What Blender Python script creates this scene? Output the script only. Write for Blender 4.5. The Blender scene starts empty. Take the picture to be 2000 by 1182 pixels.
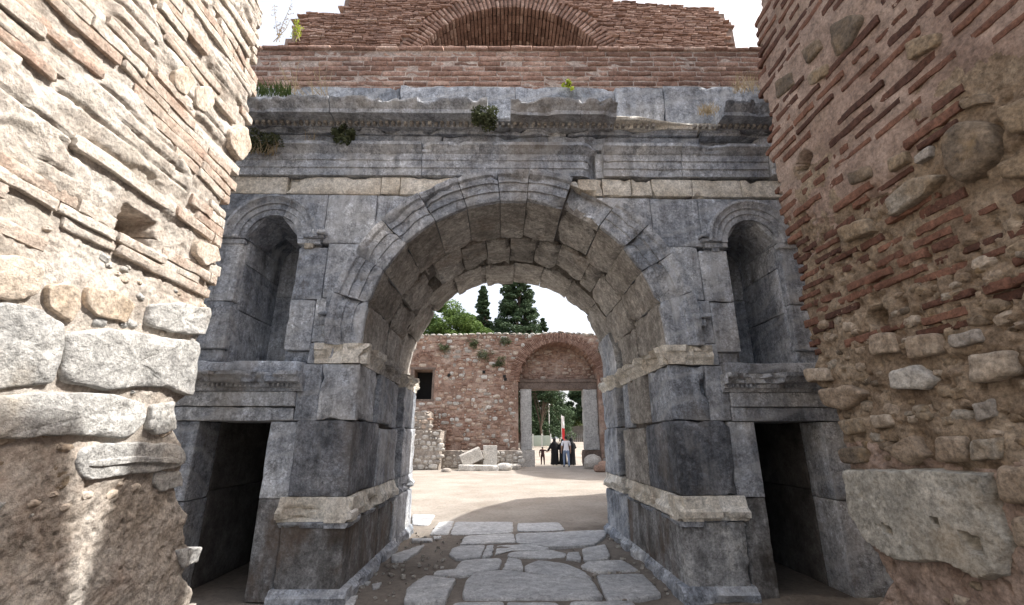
import bpy, math, random
import numpy as np
from mathutils import Vector, Matrix

random.seed(7); rng = np.random.default_rng(7)
SC = bpy.context.scene
COL = SC.collection
R = math.radians

# ------------------------------------------------------------------ camera
FPX = 870.0; PITCH = R(17.0); YAW = R(1.26); CAM = np.array([0.0, 0.0, 1.6])
cd_ = bpy.data.cameras.new('camera'); cam = bpy.data.objects.new('camera', cd_); COL.objects.link(cam)
cd_.sensor_width = 36.0; cd_.lens = 36.0*FPX/2000.0; cd_.clip_start = 0.05; cd_.clip_end = 4000
cam.location = CAM; cam.rotation_euler = (R(90)+PITCH, 0, -YAW)
SC.camera = cam

# ------------------------------------------------------------------ light
SUN_EL = R(52.0); SUN_AZ = R(8.0)            # azimuth measured from +X towards +Y
SDIR = Vector((math.cos(SUN_AZ)*math.cos(SUN_EL), math.sin(SUN_AZ)*math.cos(SUN_EL), math.sin(SUN_EL)))
W = bpy.data.worlds.new('World'); SC.world = W; W.use_nodes = True
wn = W.node_tree.nodes; wl = W.node_tree.links
sky = wn.new('ShaderNodeTexSky'); sky.sky_type = 'NISHITA'; sky.sun_disc = False
sky.sun_elevation = SUN_EL; sky.sun_rotation = R(90)-SUN_AZ
sky.air_density = 1.0; sky.dust_density = 9.0; sky.ozone_density = 1.0; sky.altitude = 100
veil = wn.new('ShaderNodeMix'); veil.data_type = 'RGBA'; veil.inputs[0].default_value = 0.42      # thin even veil of high cloud over the whole dome
veil.inputs[7].default_value = (5.2, 5.3, 5.5, 1); wl.new(sky.outputs[0], veil.inputs[6])
wl.new(veil.outputs[2], wn['Background'].inputs[0]); wn['Background'].inputs[1].default_value = 0.15
sl = bpy.data.lights.new('sun', 'SUN'); sl.energy = 3.2; sl.angle = R(0.55); sl.color = (1.0, 0.965, 0.915)
so = bpy.data.objects.new('sun', sl); COL.objects.link(so); so.location = (20, 3, 30)
so.rotation_euler = (-SDIR).to_track_quat('-Z', 'Y').to_euler()
SC.view_settings.view_transform = 'Standard'; SC.view_settings.look = 'None'
SC.view_settings.exposure = 1.2; SC.view_settings.gamma = 1.0
SC.view_settings.use_curve_mapping = False
SC.render.engine = 'CYCLES'
SC.cycles.max_bounces = 6; SC.cycles.diffuse_bounces = 4

# ------------------------------------------------------------------ photo pixel -> direction -> point on the surface it touches
_cy, _sy, _ct, _st = math.cos(YAW), math.sin(YAW), math.cos(PITCH), math.sin(PITCH)
_fw = np.array([_sy*_ct, _cy*_ct, _st]); _rt = np.array([_cy, -_sy, 0.0]); _up = np.cross(_rt, _fw)
def pdir(x, y): return _fw+_rt*(x-1000)/FPX+_up*(591-y)/FPX
def onY(x, y, Y): v = pdir(x, y); return CAM+v*(Y/v[1])
def onX(x, y, X): v = pdir(x, y); return CAM+v*(X/v[0])
def onZ(x, y, Z=0.0): v = pdir(x, y); return CAM+v*((Z-1.6)/v[2])

# ------------------------------------------------------------------ numpy noise
def _hash(ix, iy, iz):
    h = (ix.astype(np.int64)*73856093) ^ (iy.astype(np.int64)*19349663) ^ (iz.astype(np.int64)*83492791)
    h = (h ^ (h >> 13)) & 0xffffffff
    h = (h*1274126177) & 0xffffffff
    h = (h ^ (h >> 16))*668265263 & 0xffffffff
    return ((h ^ (h >> 15)) & 0xffffff)/float(0xffffff)
def vnoise(p):
    p = np.asarray(p, float); i = np.floor(p); f = p-i; f = f*f*(3-2*f); i = i.astype(np.int64)
    x, y, z = i[..., 0], i[..., 1], i[..., 2]; fx, fy, fz = f[..., 0], f[..., 1], f[..., 2]
    def L(a, b, t): return a+(b-a)*t
    return L(L(L(_hash(x, y, z), _hash(x+1, y, z), fx), L(_hash(x, y+1, z), _hash(x+1, y+1, z), fx), fy),
             L(L(_hash(x, y, z+1), _hash(x+1, y, z+1), fx), L(_hash(x, y+1, z+1), _hash(x+1, y+1, z+1), fx), fy), fz)
def fbm(p, o=4, s=0.0):
    p = np.asarray(p, float)+s*17.31; a = 0.5; t = 0; n = 0
    for k in range(o):
        t = t+a*vnoise(p); n += a; p = p*2.03+11.7; a *= 0.5
    return t/n
def smooth(a, b, x): t = np.clip((x-a)/(b-a), 0, 1); return t*t*(3-2*t)

# ------------------------------------------------------------------ objects
ROOTLOC = {}
def tag(o, label=None, cat=None, group=None, kind=None):
    if label: o['label'] = label
    if cat: o['category'] = cat
    if group: o['group'] = group
    if kind: o['kind'] = kind
    return o
def mesh(name, V, F, mat=None, smooth_=True, ang=38):
    me = bpy.data.meshes.new(name)
    V = V.tolist() if isinstance(V, np.ndarray) else V
    F = F.tolist() if isinstance(F, np.ndarray) else F
    me.from_pydata(V, [], F)
    if mat is not None:
        for m in (mat if isinstance(mat, (list, tuple)) else [mat]): me.materials.append(m)
    if smooth_:
        me.polygons.foreach_set('use_smooth', np.ones(len(me.polygons), bool))
        if ang: me.set_sharp_from_angle(angle=R(ang))
    me.update()
    return me
def ob(name, me, parent=None, loc=None, rot=None, scale=None):
    o = bpy.data.objects.new(name, me); COL.objects.link(o)
    if loc is not None: o.location = loc
    if rot is not None: o.rotation_euler = rot
    if scale is not None: o.scale = scale
    if parent is not None:
        o.parent = parent
        if parent.name in ROOTLOC: o.matrix_parent_inverse = Matrix.Translation(-Vector(ROOTLOC[parent.name]))
    return o
def root(name, label, cat, loc=(0, 0, 0), group=None):
    o = bpy.data.objects.new(name, None); COL.objects.link(o); o.location = loc
    o.empty_display_size = 0.3; ROOTLOC[o.name] = tuple(loc)
    return tag(o, label, cat, group, 'thing')

# ------------------------------------------------------------------ shape makers
def _lat(L, seg, e):
    n = max(1, int(round(L/seg))); a = np.linspace(0, L, n+1)
    if L > 3*e: a = np.unique(np.concatenate([a, [e, L-e]]))
    return a
def rbox(lo, hi, seg=0.08, e=0.007, chip=0.03, amp=0.004, seed=0, warp=None):
    lo = np.array(lo, float); hi = np.array(hi, float); L = hi-lo
    ax = [_lat(L[i], seg, e) for i in range(3)]; n = [len(a) for a in ax]
    I, J, K = np.meshgrid(*[np.arange(k) for k in n], indexing='ij')
    m = (I == 0) | (I == n[0]-1) | (J == 0) | (J == n[1]-1) | (K == 0) | (K == n[2]-1)
    idx = -np.ones(n, int); idx[m] = np.arange(m.sum())
    V = np.stack([ax[0][I[m]], ax[1][J[m]], ax[2][K[m]]], 1)+lo
    Q = []
    def q(a, fl):
        f = np.stack([a[:-1, :-1], a[1:, :-1], a[1:, 1:], a[:-1, 1:]], -1).reshape(-1, 4)
        Q.append(f[:, ::-1] if fl else f)
    q(idx[0], True); q(idx[-1], False); q(idx[:, 0], False); q(idx[:, -1], True); q(idx[:, :, 0], True); q(idx[:, :, -1], False)
    F = np.concatenate(Q)
    c = (lo+hi)/2; sg = np.sign(V-c); dist = L/2-np.abs(V-c)
    d = np.sort(dist, 1)
    n1 = fbm(V*5.0, 3, seed); n2 = fbm(V*22.0, 2, seed+3)
    ca = chip*np.clip((n1-0.54)*7, 0, 1.8)*(0.3+1.4*n2)+0.0045
    near = np.clip(ca-d[:, 1], 0, None)
    axn = np.argmin(dist, 1)
    V2 = V-sg*(near[:, None]*(dist < ca[:, None])*0.62)
    r = np.arange(len(V))
    V2[r, axn] += sg[r, axn]*amp*2*((fbm(V*16, 3, seed+9)-0.55)*0.7-np.clip(fbm(V*4, 3, seed+4)-0.6, 0, 1)*3.5)
    if warp is not None: V2 = warp(V2)
    return V2, F
def resample(P, seg, closed=True):
    P = np.asarray(P, float); out = []
    n = len(P)
    for i in range(n if closed else n-1):
        a, b = P[i], P[(i+1) % n]; k = max(1, int(math.ceil(np.linalg.norm(b-a)/seg)))
        for j in range(k): out.append(a+(b-a)*j/k)
    if not closed: out.append(P[-1])
    return np.array(out)
def sweep(prof, ts, mapf, seg=0.05, chip=0.03, seed=0, amp=0.003, thr=0.55):
    """closed profile (a = outward, b = second axis) carried along ts; worn at its proud edges"""
    P = resample(prof, seg); n = len(P); ts = np.asarray(ts, float); m = len(ts)
    A = np.tile(P[:, 0], m); B = np.tile(P[:, 1], m); T = np.repeat(ts, n)
    S = np.stack([A*1.0, B*1.0, T], 1)
    n1 = fbm(S*4.0, 3, seed); n2 = fbm(S*18.0, 3, seed+2)
    amax = P[:, 0].max()
    k = np.clip((n1-thr)*6, 0, 1)*chip*(0.3+1.4*n2)
    proud = np.clip(A/max(amax, 1e-3), 0, 1)
    A = A-k*proud*2.2-amp*2*(n2-0.5)*(A > -0.02)
    B = B+k*proud*(np.mean(P[:, 1])-B)*0.8
    V = mapf(A, B, T)
    F = []
    for j in range(m-1):
        a = j*n; b = a+n
        for i in range(n):
            i2 = (i+1) % n; F.append((a+i, a+i2, b+i2, b+i))
    F.append(tuple(range(n-1, -1, -1))); F.append(tuple(range((m-1)*n, m*n)))
    return V, F
def ringstone(poly, h, back, mapf, npt=36, rings=((1.0, 0.55), (0.95, 0.85), (0.8, 1.0), (0.5, 1.05), (0.2, 1.0)), jit=0.012, amp=0.01, seed=0, rnd=2):
    """a stone from its outline: rings rise from the joint to a worn, slightly domed face"""
    P = np.asarray(poly, float); c = P.mean(0)
    per = np.linalg.norm(np.roll(P, -1, 0)-P, axis=1).sum()
    Q = resample(P, per/npt); k = len(Q)
    # round the corners a little
    for _ in range(rnd): Q = 0.5*Q+0.25*(np.roll(Q, 1, 0)+np.roll(Q, -1, 0))
    q3 = np.concatenate([Q, np.zeros((k, 1))], 1)
    Q = Q+(np.stack([fbm(q3*9, 3, seed), fbm(q3*9, 3, seed+5)], 1)-0.5)*2*jit
    U = []; H = []
    U.append(c+(Q-c)*1.0); H.append(np.full(k, -back))
    for s, hh in rings:
        U.append(c+(Q-c)*s); H.append(np.full(k, h*hh))
    U = np.concatenate(U+[c[None]]); H = np.concatenate(H+[[h*rings[-1][1]]])
    t3 = np.concatenate([U, np.zeros((len(U), 1))], 1)
    H = H+np.where(H > -back+1e-6, (fbm(t3*14, 4, seed+1)-0.5)*2*amp+(fbm(t3*3, 2, seed+2)-0.5)*2*amp, 0)
    V = mapf(U[:, 0], U[:, 1], H)
    F = []
    R_ = len(rings)+1
    for j in range(R_-1):
        for i in range(k):
            i2 = (i+1) % k; F.append((j*k+i, j*k+i2, (j+1)*k+i2, (j+1)*k+i))
    t = R_*k
    for i in range(k): F.append(((R_-1)*k+i, (R_-1)*k+(i+1) % k, t))
    return V, F
def tube(pts, rads, n=8, caps=True):
    V = []; F = []; pts = [Vector(p) for p in pts]
    for j, p in enumerate(pts):
        d = (pts[min(j+1, len(pts)-1)]-pts[max(j-1, 0)]).normalized()
        a = d.orthogonal().normalized(); b = d.cross(a)
        if abs(d.z) > 0.3:
            a = (Vector((1, 0, 0))-d*d.x).normalized(); b = d.cross(a)
        for i in range(n):
            t = 2*math.pi*i/n; V.append(tuple(p+(a*math.cos(t)+b*math.sin(t))*rads[j]))
    for j in range(len(pts)-1):
        for i in range(n): F.append((j*n+i, j*n+(i+1) % n, (j+1)*n+(i+1) % n, (j+1)*n+i))
    if caps: F.append(tuple(range(n-1, -1, -1))); F.append(tuple(range((len(pts)-1)*n, len(pts)*n)))
    return V, F
def boxvf(lo, hi):
    x0, y0, z0 = lo; x1, y1, z1 = hi
    V = [(x0, y0, z0), (x1, y0, z0), (x1, y1, z0), (x0, y1, z0), (x0, y0, z1), (x1, y0, z1), (x1, y1, z1), (x0, y1, z1)]
    return V, [(3, 2, 1, 0), (4, 5, 6, 7), (0, 1, 5, 4), (1, 2, 6, 5), (2, 3, 7, 6), (3, 0, 4, 7)]
class Join:
    """collects pieces into one mesh; each piece keeps its own tint value"""
    def __init__(s): s.V = []; s.F = []; s.T = []; s.n = 0
    def add(s, V, F, tint=None):
        V = np.asarray(V, float); o = s.n
        s.V.append(V); s.F += [tuple(int(i)+o for i in f) for f in F]; s.n += len(V)
        s.T.append(np.full(len(V), random.random() if tint is None else tint))
    def build(s, name, mat, parent=None, ang=38, kind=None, smooth_=True):
        me = mesh(name, np.concatenate(s.V), s.F, mat, smooth_, ang)
        at = me.attributes.new('tint', 'FLOAT', 'POINT'); at.data.foreach_set('value', np.concatenate(s.T))
        o = ob(name, me, parent)
        if kind: o['kind'] = kind
        return o

# unit pieces that are shared by many bricks and stones: x length, y depth (front at -y), z height
def unit_brick(seed, rough=1.0):
    r = np.random.default_rng(seed); V = []; F = []
    prof = np.array([(0.5, -0.5), (0.5, 0.5), (-0.42, 0.5), (-0.5, 0.36), (-0.5, -0.36), (-0.42, -0.5)])
    xs = [-0.5, -0.47, -0.2, 0.15, 0.47, 0.5]
    for j, x in enumerate(xs):
        k = 0.93 if j in (0, 5) else 1.0
        jit = r.normal(0, 0.035*rough, (6, 2)); jit[:2] *= 0.3
        p = prof.copy(); p[2:, 0] *= k; p = p+jit; p[:, 1] *= k if j in (0, 5) else 1
        p[:, 1] += r.normal(0, 0.05*rough)
        for q in p: V.append((x+r.normal(0, 0.008*rough), q[0], q[1]))
    for j in range(5):
        for i in range(6): F.append((j*6+i, j*6+(i+1) % 6, (j+1)*6+(i+1) % 6, (j+1)*6+i))
    F.append((5, 4, 3, 2, 1, 0)); F.append(tuple(range(30, 36)))
    return np.array(V), F
def unit_stone(seed, npt=10, sq=0.6):
    r = np.random.default_rng(seed); V = []; F = []
    a = np.linspace(0, 2*math.pi, npt, endpoint=False)+r.uniform(-0.18, 0.18, npt)
    c, s = np.cos(a), np.sin(a)
    e = 1-sq*0.55
    x = np.sign(c)*np.abs(c)**e*0.5*r.uniform(0.88, 1.06, npt); z = np.sign(s)*np.abs(s)**e*0.5*r.uniform(0.85, 1.06, npt)
    for k, y in ((1.0, 0.5), (1.0, -0.1), (0.86, -0.36), (0.45, -0.47)):
        yy = y+(r.normal(0, 0.045, npt) if y < 0.4 else 0)
        V += list(zip(x*k, np.broadcast_to(yy, npt), z*k))
    V.append((0, -0.48, 0))
    for j in range(3):
        for i in range(npt): F.append((j*npt+i, (j+1)*npt+i, (j+1)*npt+(i+1) % npt, j*npt+(i+1) % npt)[::-1])
    for i in range(npt): F.append((3*npt+i, 3*npt+(i+1) % npt, 4*npt))
    return np.array(V), F
def unit_plank(seed):
    r = np.random.default_rng(seed); V = []; F = []
    xs = np.array([-0.5, -0.485, -0.33, -0.17, 0.0, 0.16, 0.32, 0.485, 0.5]); k = 8
    wob = np.cumsum(r.normal(0, 0.02, 9)); top = r.normal(0, 0.035, 9); bot = r.normal(0, 0.05, 9); dep = r.normal(0, 0.018, 9)
    for j, x in enumerate(xs):
        e = 0.035 if j in (0, 8) else 0.0
        pr = [(0.5, -0.5), (0.5, 0.5), (-0.45, 0.5+top[j]), (-0.485+e+dep[j], 0.46+top[j]), (-0.5+e+dep[j]+r.normal(0, 0.012), 0.14), (-0.5+e+dep[j]+r.normal(0, 0.012), -0.18), (-0.49+e+dep[j], -0.46+bot[j]), (-0.45, -0.5+bot[j])]
        for (a, b) in pr: V.append((x+r.normal(0, 0.006), a, b*(1-0.05*(e > 0))+wob[j]*0.5))
    for j in range(8):
        for i in range(k): F.append((j*k+i, j*k+(i+1) % k, (j+1)*k+(i+1) % k, (j+1)*k+i))
    F.append(tuple(range(k-1, -1, -1))); F.append(tuple(range(8*k, 9*k)))
    return np.array(V), F
UP = [unit_plank(300+i) for i in range(14)]
UB = [unit_brick(100+i) for i in range(10)]
US = [unit_stone(200+i) for i in range(14)]
_shared = {}
def shared(kind, i, mat):
    k = (kind, i, mat.name)
    if k not in _shared:
        V, F = {'brick': UB, 'stone': US, 'plank': UP}[kind][i]
        _shared[k] = mesh(kind+'_piece', V, F, mat, True, 32 if kind == 'plank' else 50)
    return _shared[k]
def place(kind, parent, mat, c, size, rotz=0.0, tilt=0.0, name=None, join=None):
    """one brick or stone: centre c, size (length, depth, height); rotz turns its front"""
    L_ = {'brick': UB, 'stone': US, 'plank': UP}[kind]; i = random.randrange(len(L_))
    fl = random.choice((-1, 1))
    if join is not None:
        V, F = L_[i]; V = V*np.array(size)
        if abs(tilt) > 1e-6:
            ct, st = math.cos(tilt), math.sin(tilt); V = np.stack([V[:, 0]*ct+V[:, 2]*st, V[:, 1], -V[:, 0]*st+V[:, 2]*ct], 1)
        cz, sz = math.cos(rotz), math.sin(rotz)
        V = np.stack([V[:, 0]*cz-V[:, 1]*sz, V[:, 0]*sz+V[:, 1]*cz, V[:, 2]], 1)+np.array(c)
        join.add(V, F); return None
    return ob(name or kind, shared(kind, i, mat), parent, c, (0, tilt, rotz), size)

# ------------------------------------------------------------------ materials
class NT:
    def __init__(s, name):
        s.m = bpy.data.materials.new(name); s.m.use_nodes = True; s.t = s.m.node_tree
        s.b = s.t.nodes['Principled BSDF']; s.o = s.t.nodes['Material Output']
    def n(s, t, **k):
        x = s.t.nodes.new(t)
        for a, v in k.items(): setattr(x, a, v)
        return x
    def l(s, a, b): s.t.links.new(a, b)
    def math(s, op, a, b=None, clamp=False):
        x = s.n('ShaderNodeMath', operation=op, use_clamp=clamp)
        for i, v in enumerate((a, b)):
            if v is None: continue
            if isinstance(v, (int, float)): x.inputs[i].default_value = v
            else: s.l(v, x.inputs[i])
        return x.outputs[0]
    def mix(s, f, a, b, mode='MIX'):
        x = s.n('ShaderNodeMix', data_type='RGBA', blend_type=mode)
        for i, v in ((0, f), (6, a), (7, b)):
            if isinstance(v, (int, float)): x.inputs[i].default_value = v
            elif isinstance(v, tuple): x.inputs[i].default_value = (*v, 1)
            else: s.l(v, x.inputs[i])
        return x.outputs[2]
    def noise(s, vec, scale, detail=4, rough=0.6):
        x = s.n('ShaderNodeTexNoise'); x.inputs['Scale'].default_value = scale
        x.inputs['Detail'].default_value = detail; x.inputs['Roughness'].default_value = rough
        s.l(vec, x.inputs['Vector']); return x.outputs['Fac']
    def ramp(s, f, stops):
        x = s.n('ShaderNodeValToRGB'); e = x.color_ramp.elements
        while len(e) < len(stops): e.new(0.5)
        for i, (p, c) in enumerate(stops): e[i].position = p; e[i].color = (*c, 1) if not isinstance(c, (int, float)) else (c, c, c, 1)
        s.l(f, x.inputs[0]); return x.outputs[0]
    def mr(s, f, a, b, c, d):
        x = s.n('ShaderNodeMapRange'); s.l(f, x.inputs[0])
        for i, v in enumerate((a, b, c, d)): x.inputs[i+1].default_value = v
        return x.outputs[0]
def stone_mat(name, cols, piece=0.5, s=1.6, contrast=1.6, stains=(), bump=0.5, bs=30.0, rough=0.88, veins=None, bd=0.012, bl=1.6, streak=0.0):
    N = NT(name); geo = N.n('ShaderNodeNewGeometry'); oi = N.n('ShaderNodeObjectInfo'); at = N.n('ShaderNodeAttribute', attribute_name='tint')
    rnd = N.math('FRACT', N.math('ADD', oi.outputs['Random'], at.outputs['Fac']))
    off = N.n('ShaderNodeVectorMath', operation='SCALE'); cmb = N.n('ShaderNodeCombineXYZ')
    N.l(rnd, cmb.inputs[0]); N.l(N.math('MULTIPLY', rnd, 1.7), cmb.inputs[1]); N.l(N.math('MULTIPLY', rnd, 2.3), cmb.inputs[2])
    N.l(cmb.outputs[0], off.inputs[0]); off.inputs['Scale'].default_value = 23.0
    add = N.n('ShaderNodeVectorMath', operation='ADD'); N.l(geo.outputs['Position'], add.inputs[0]); N.l(off.outputs[0], add.inputs[1])
    P = add.outputs[0]; PW = geo.outputs['Position']
    n1 = N.noise(P, s, 6, 0.62)
    v = N.math('ADD', N.mr(n1, 0.5-0.27/contrast, 0.5+0.27/contrast, piece*0.3, 1-piece*0.3), N.math('MULTIPLY', N.math('SUBTRACT', rnd, 0.5), piece), True)
    col = N.ramp(v, cols)
    g = N.noise(P, 46, 4, 0.7)
    col = N.mix(1.0, col, N.ramp(g, [(0.25, 0.5), (0.5, 1.0), (0.78, 1.4)]), 'MULTIPLY')
    m2 = N.noise(P, s*5.5, 5, 0.72)
    col = N.mix(1.0, col, N.ramp(m2, [(0.28, 0.55), (0.5, 1.0), (0.72, 1.42)]), 'MULTIPLY')
    if streak:
        mp = N.n('ShaderNodeMapping'); mp.inputs['Scale'].default_value = (1, 1, 0.10); N.l(PW, mp.inputs[0])
        st_ = N.noise(mp.outputs[0], 7.0, 6, 0.7)
        col = N.mix(streak, col, N.mix(1.0, col, N.ramp(st_, [(0.34, 0.42), (0.5, 1.0), (0.66, 1.5)]), 'MULTIPLY'))
        sp = N.noise(P, 20, 9, 0.78)
        col = N.mix(1.0, col, N.ramp(sp, [(0.36, 0.62), (0.5, 1.0), (0.62, 1.38)]), 'MULTIPLY')
        vo = N.n('ShaderNodeTexVoronoi', feature='DISTANCE_TO_EDGE'); vo.inputs['Scale'].default_value = 1.7
        wv = N.n('ShaderNodeVectorMath', operation='ADD'); nv = N.n('ShaderNodeTexNoise'); nv.inputs['Scale'].default_value = 3.0; nv.inputs['Detail'].default_value = 5; N.l(P, nv.inputs['Vector'])
        N.l(P, wv.inputs[0]); N.l(nv.outputs['Color'], wv.inputs[1]); N.l(wv.outputs[0], vo.inputs['Vector'])
        col = N.mix(N.mr(vo.outputs['Distance'], 0.0, 0.016, 0.55, 0.0), col, (0.07, 0.068, 0.065))
    for (c, sc, lo, hi, amt, strz) in stains:
        mp = N.n('ShaderNodeMapping'); mp.inputs['Scale'].default_value = (1, 1, strz); N.l(PW, mp.inputs[0])
        f = N.mr(N.noise(mp.outputs[0], sc, 5, 0.65), lo, hi, 0, amt)
        col = N.mix(f, col, c)
    if veins:
        c, sc, amt = veins
        mp = N.n('ShaderNodeMapping'); mp.inputs['Rotation'].default_value = (0.4, 0.7, 0.3); mp.inputs['Scale'].default_value = (0.35, 1, 1); N.l(P, mp.inputs[0])
        w = N.n('ShaderNodeTexWave', wave_type='BANDS', bands_direction='Z'); w.inputs['Scale'].default_value = sc; w.inputs['Distortion'].default_value = 7; w.inputs['Detail'].default_value = 4
        N.l(mp.outputs[0], w.inputs[0]); col = N.mix(N.mr(w.outputs['Fac'], 0.75, 1.0, 0, amt), col, c)
    N.l(col, N.b.inputs['Base Color'])
    rr = N.mr(g, 0.3, 0.7, rough-0.08, min(1, rough+0.08)); N.l(rr, N.b.inputs['Roughness'])
    N.b.inputs['Specular IOR Level'].default_value = 0.25
    h = N.math('ADD', N.noise(P, bs, 5, 0.68), N.math('MULTIPLY', N.noise(P, bs*0.27, 4, 0.6), bl))
    bm = N.n('ShaderNodeBump'); bm.inputs['Strength'].default_value = bump; bm.inputs['Distance'].default_value = bd
    N.l(h, bm.inputs['Height']); N.l(bm.outputs[0], N.b.inputs['Normal'])
    return N.m
def plain_mat(name, col, rough=0.7, metal=0.0, vary=0.12, scale=6.0, spec=0.3, trans=0.0):
    N = NT(name); geo = N.n('ShaderNodeNewGeometry')
    n = N.noise(geo.outputs['Position'], scale, 4)
    c = N.mix(1.0, tuple(col), N.ramp(n, [(0.3, 1-vary), (0.7, 1+vary)]), 'MULTIPLY')
    N.l(c, N.b.inputs['Base Color']); N.b.inputs['Roughness'].default_value = rough; N.b.inputs['Metallic'].default_value = metal
    N.b.inputs['Specular IOR Level'].default_value = spec
    return N.m
def leaf_mat(name, c1, c2, scale=1.2, trans=0.25):
    N = NT(name); geo = N.n('ShaderNodeNewGeometry')
    n = N.noise(geo.outputs['Position'], scale, 3)
    r = N.math('ADD', N.math('MULTIPLY', n, 0.8), N.math('MULTIPLY', geo.outputs['Random Per Island'], 0.35))
    c = N.ramp(r, [(0.3, c1), (0.75, c2)])
    N.l(c, N.b.inputs['Base Color']); N.b.inputs['Roughness'].default_value = 0.65; N.b.inputs['Specular IOR Level'].default_value = 0.2
    tr = N.n('ShaderNodeBsdfTranslucent'); N.l(c, tr.inputs[0]); mx = N.n('ShaderNodeMixShader'); mx.inputs[0].default_value = trans
    N.l(N.b.outputs[0], mx.inputs[1]); N.l(tr.outputs[0], mx.inputs[2]); N.l(mx.outputs[0], N.o.inputs[0])
    return N.m

M = {}
M['marble'] = stone_mat('grey_marble', [(0.0, (0.17, 0.19, 0.22)), (0.3, (0.28, 0.305, 0.345)), (0.6, (0.40, 0.425, 0.465)), (0.85, (0.50, 0.52, 0.545)), (1.0, (0.60, 0.61, 0.615))], 0.34, 1.2, 1.7,
    stains=[((0.34, 0.295, 0.24), 0.9, 0.53, 0.72, 0.55, 0.45), ((0.62, 0.635, 0.65), 3.2, 0.57, 0.72, 0.65, 0.3), ((0.075, 0.072, 0.07), 1.3, 0.58, 0.70, 0.7, 0.22), ((0.12, 0.11, 0.10), 5.0, 0.62, 0.72, 0.65, 0.5)], bump=0.7, bs=34, veins=((0.56, 0.575, 0.59), 1.4, 0.3), streak=0.6)
M['marble_warm'] = stone_mat('warm_vault_marble', [(0.0, (0.23, 0.215, 0.195)), (0.4, (0.35, 0.33, 0.30)), (0.7, (0.44, 0.42, 0.39)), (1.0, (0.54, 0.525, 0.49))], 0.35, 1.5, 1.6,
    stains=[((0.07, 0.06, 0.052), 1.6, 0.56, 0.72, 0.65, 1.0), ((0.27, 0.18, 0.115), 1.0, 0.56, 0.74, 0.5, 1.0), ((0.52, 0.50, 0.46), 3.4, 0.58, 0.74, 0.5, 0.6)], bump=0.7, bs=30, veins=((0.22, 0.20, 0.18), 2.6, 0.35), streak=0.3)
M['marble_painted_shade'] = stone_mat('shade_darkened_marble', [(0.0, (0.055, 0.05, 0.046)), (0.5, (0.11, 0.105, 0.10)), (1.0, (0.19, 0.185, 0.18))], 0.3, 1.2, 1.5, bump=0.6, bs=30)  # the inner shade of the side doorways is put into this darker marble
M['marble_dark'] = stone_mat('dark_blue_grey_marble', [(0.0, (0.085, 0.092, 0.105)), (0.4, (0.155, 0.165, 0.185)), (0.75, (0.25, 0.26, 0.28)), (1.0, (0.38, 0.385, 0.395))], 0.3, 1.8, 1.8,
    stains=[((0.32, 0.325, 0.33), 4.5, 0.56, 0.72, 0.6, 0.4), ((0.24, 0.20, 0.16), 1.1, 0.56, 0.74, 0.5, 0.6)], bump=0.9, bs=38, streak=0.6)
M['marble_plinth'] = stone_mat('damp_stained_marble', [(0.0, (0.12, 0.115, 0.11)), (0.4, (0.21, 0.21, 0.21)), (0.75, (0.31, 0.315, 0.32)), (1.0, (0.42, 0.42, 0.41))], 0.3, 1.5, 1.7,
    stains=[((0.14, 0.10, 0.072), 1.7, 0.47, 0.62, 0.85, 0.6), ((0.05, 0.044, 0.038), 2.3, 0.52, 0.66, 0.8, 0.5)], bump=0.7, bs=34, streak=0.5)
M['pale'] = stone_mat('pale_cream_stone', [(0.0, (0.50, 0.44, 0.36)), (0.4, (0.66, 0.62, 0.54)), (1.0, (0.80, 0.78, 0.73))], 0.5, 2.2, 1.5,
    stains=[((0.16, 0.12, 0.08), 2.2, 0.6, 0.75, 0.6, 0.6), ((0.36, 0.24, 0.13), 1.6, 0.57, 0.75, 0.5, 1.0)], bump=0.5, bs=30)
M['core'] = stone_mat('dark_joint_fill', [(0.0, (0.10, 0.09, 0.08)), (1.0, (0.22, 0.20, 0.18))], 0.1, 3.0)
M['brick'] = stone_mat('brown_red_brick', [(0.0, (0.17, 0.105, 0.082)), (0.4, (0.285, 0.178, 0.138)), (0.7, (0.37, 0.24, 0.19)), (1.0, (0.50, 0.37, 0.305))], 0.75, 4.0, 1.4,
    stains=[((0.11, 0.08, 0.075), 1.5, 0.56, 0.75, 0.5, 1.0)], bump=0.5, bs=50)
M['brick_mortar'] = stone_mat('grey_pink_mortar', [(0.0, (0.33, 0.26, 0.225)), (1.0, (0.55, 0.48, 0.43))], 0.1, 5.0)
M['brick_joint'] = stone_mat('weathered_joint_mortar', [(0.0, (0.15, 0.105, 0.085)), (1.0, (0.32, 0.24, 0.20))], 0.1, 6.0)
M['lmortar'] = stone_mat('cream_lime_mortar', [(0.0, (0.31, 0.265, 0.22)), (0.35, (0.42, 0.37, 0.32)), (0.7, (0.51, 0.465, 0.415)), (1.0, (0.61, 0.57, 0.52))], 0.1, 2.2, 1.6,
    stains=[((0.62, 0.58, 0.51), 3.0, 0.55, 0.75, 0.6, 0.8), ((0.40, 0.26, 0.19), 1.3, 0.56, 0.75, 0.45, 1.5), ((0.22, 0.19, 0.16), 2.4, 0.62, 0.78, 0.5, 1.0)], bump=0.9, bs=48, bd=0.012, bl=0.5)
M['lbrick'] = stone_mat('bleached_brick', [(0.0, (0.35, 0.23, 0.175)), (0.25, (0.45, 0.36, 0.295)), (0.6, (0.52, 0.46, 0.40)), (1.0, (0.62, 0.575, 0.515))], 0.8, 3.0, 1.4, stains=[((0.66, 0.62, 0.55), 7.0, 0.52, 0.68, 0.7, 1.0), ((0.33, 0.27, 0.21), 9.0, 0.60, 0.72, 0.6, 1.0)], bump=0.9, bs=46, bl=0.8)
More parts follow.
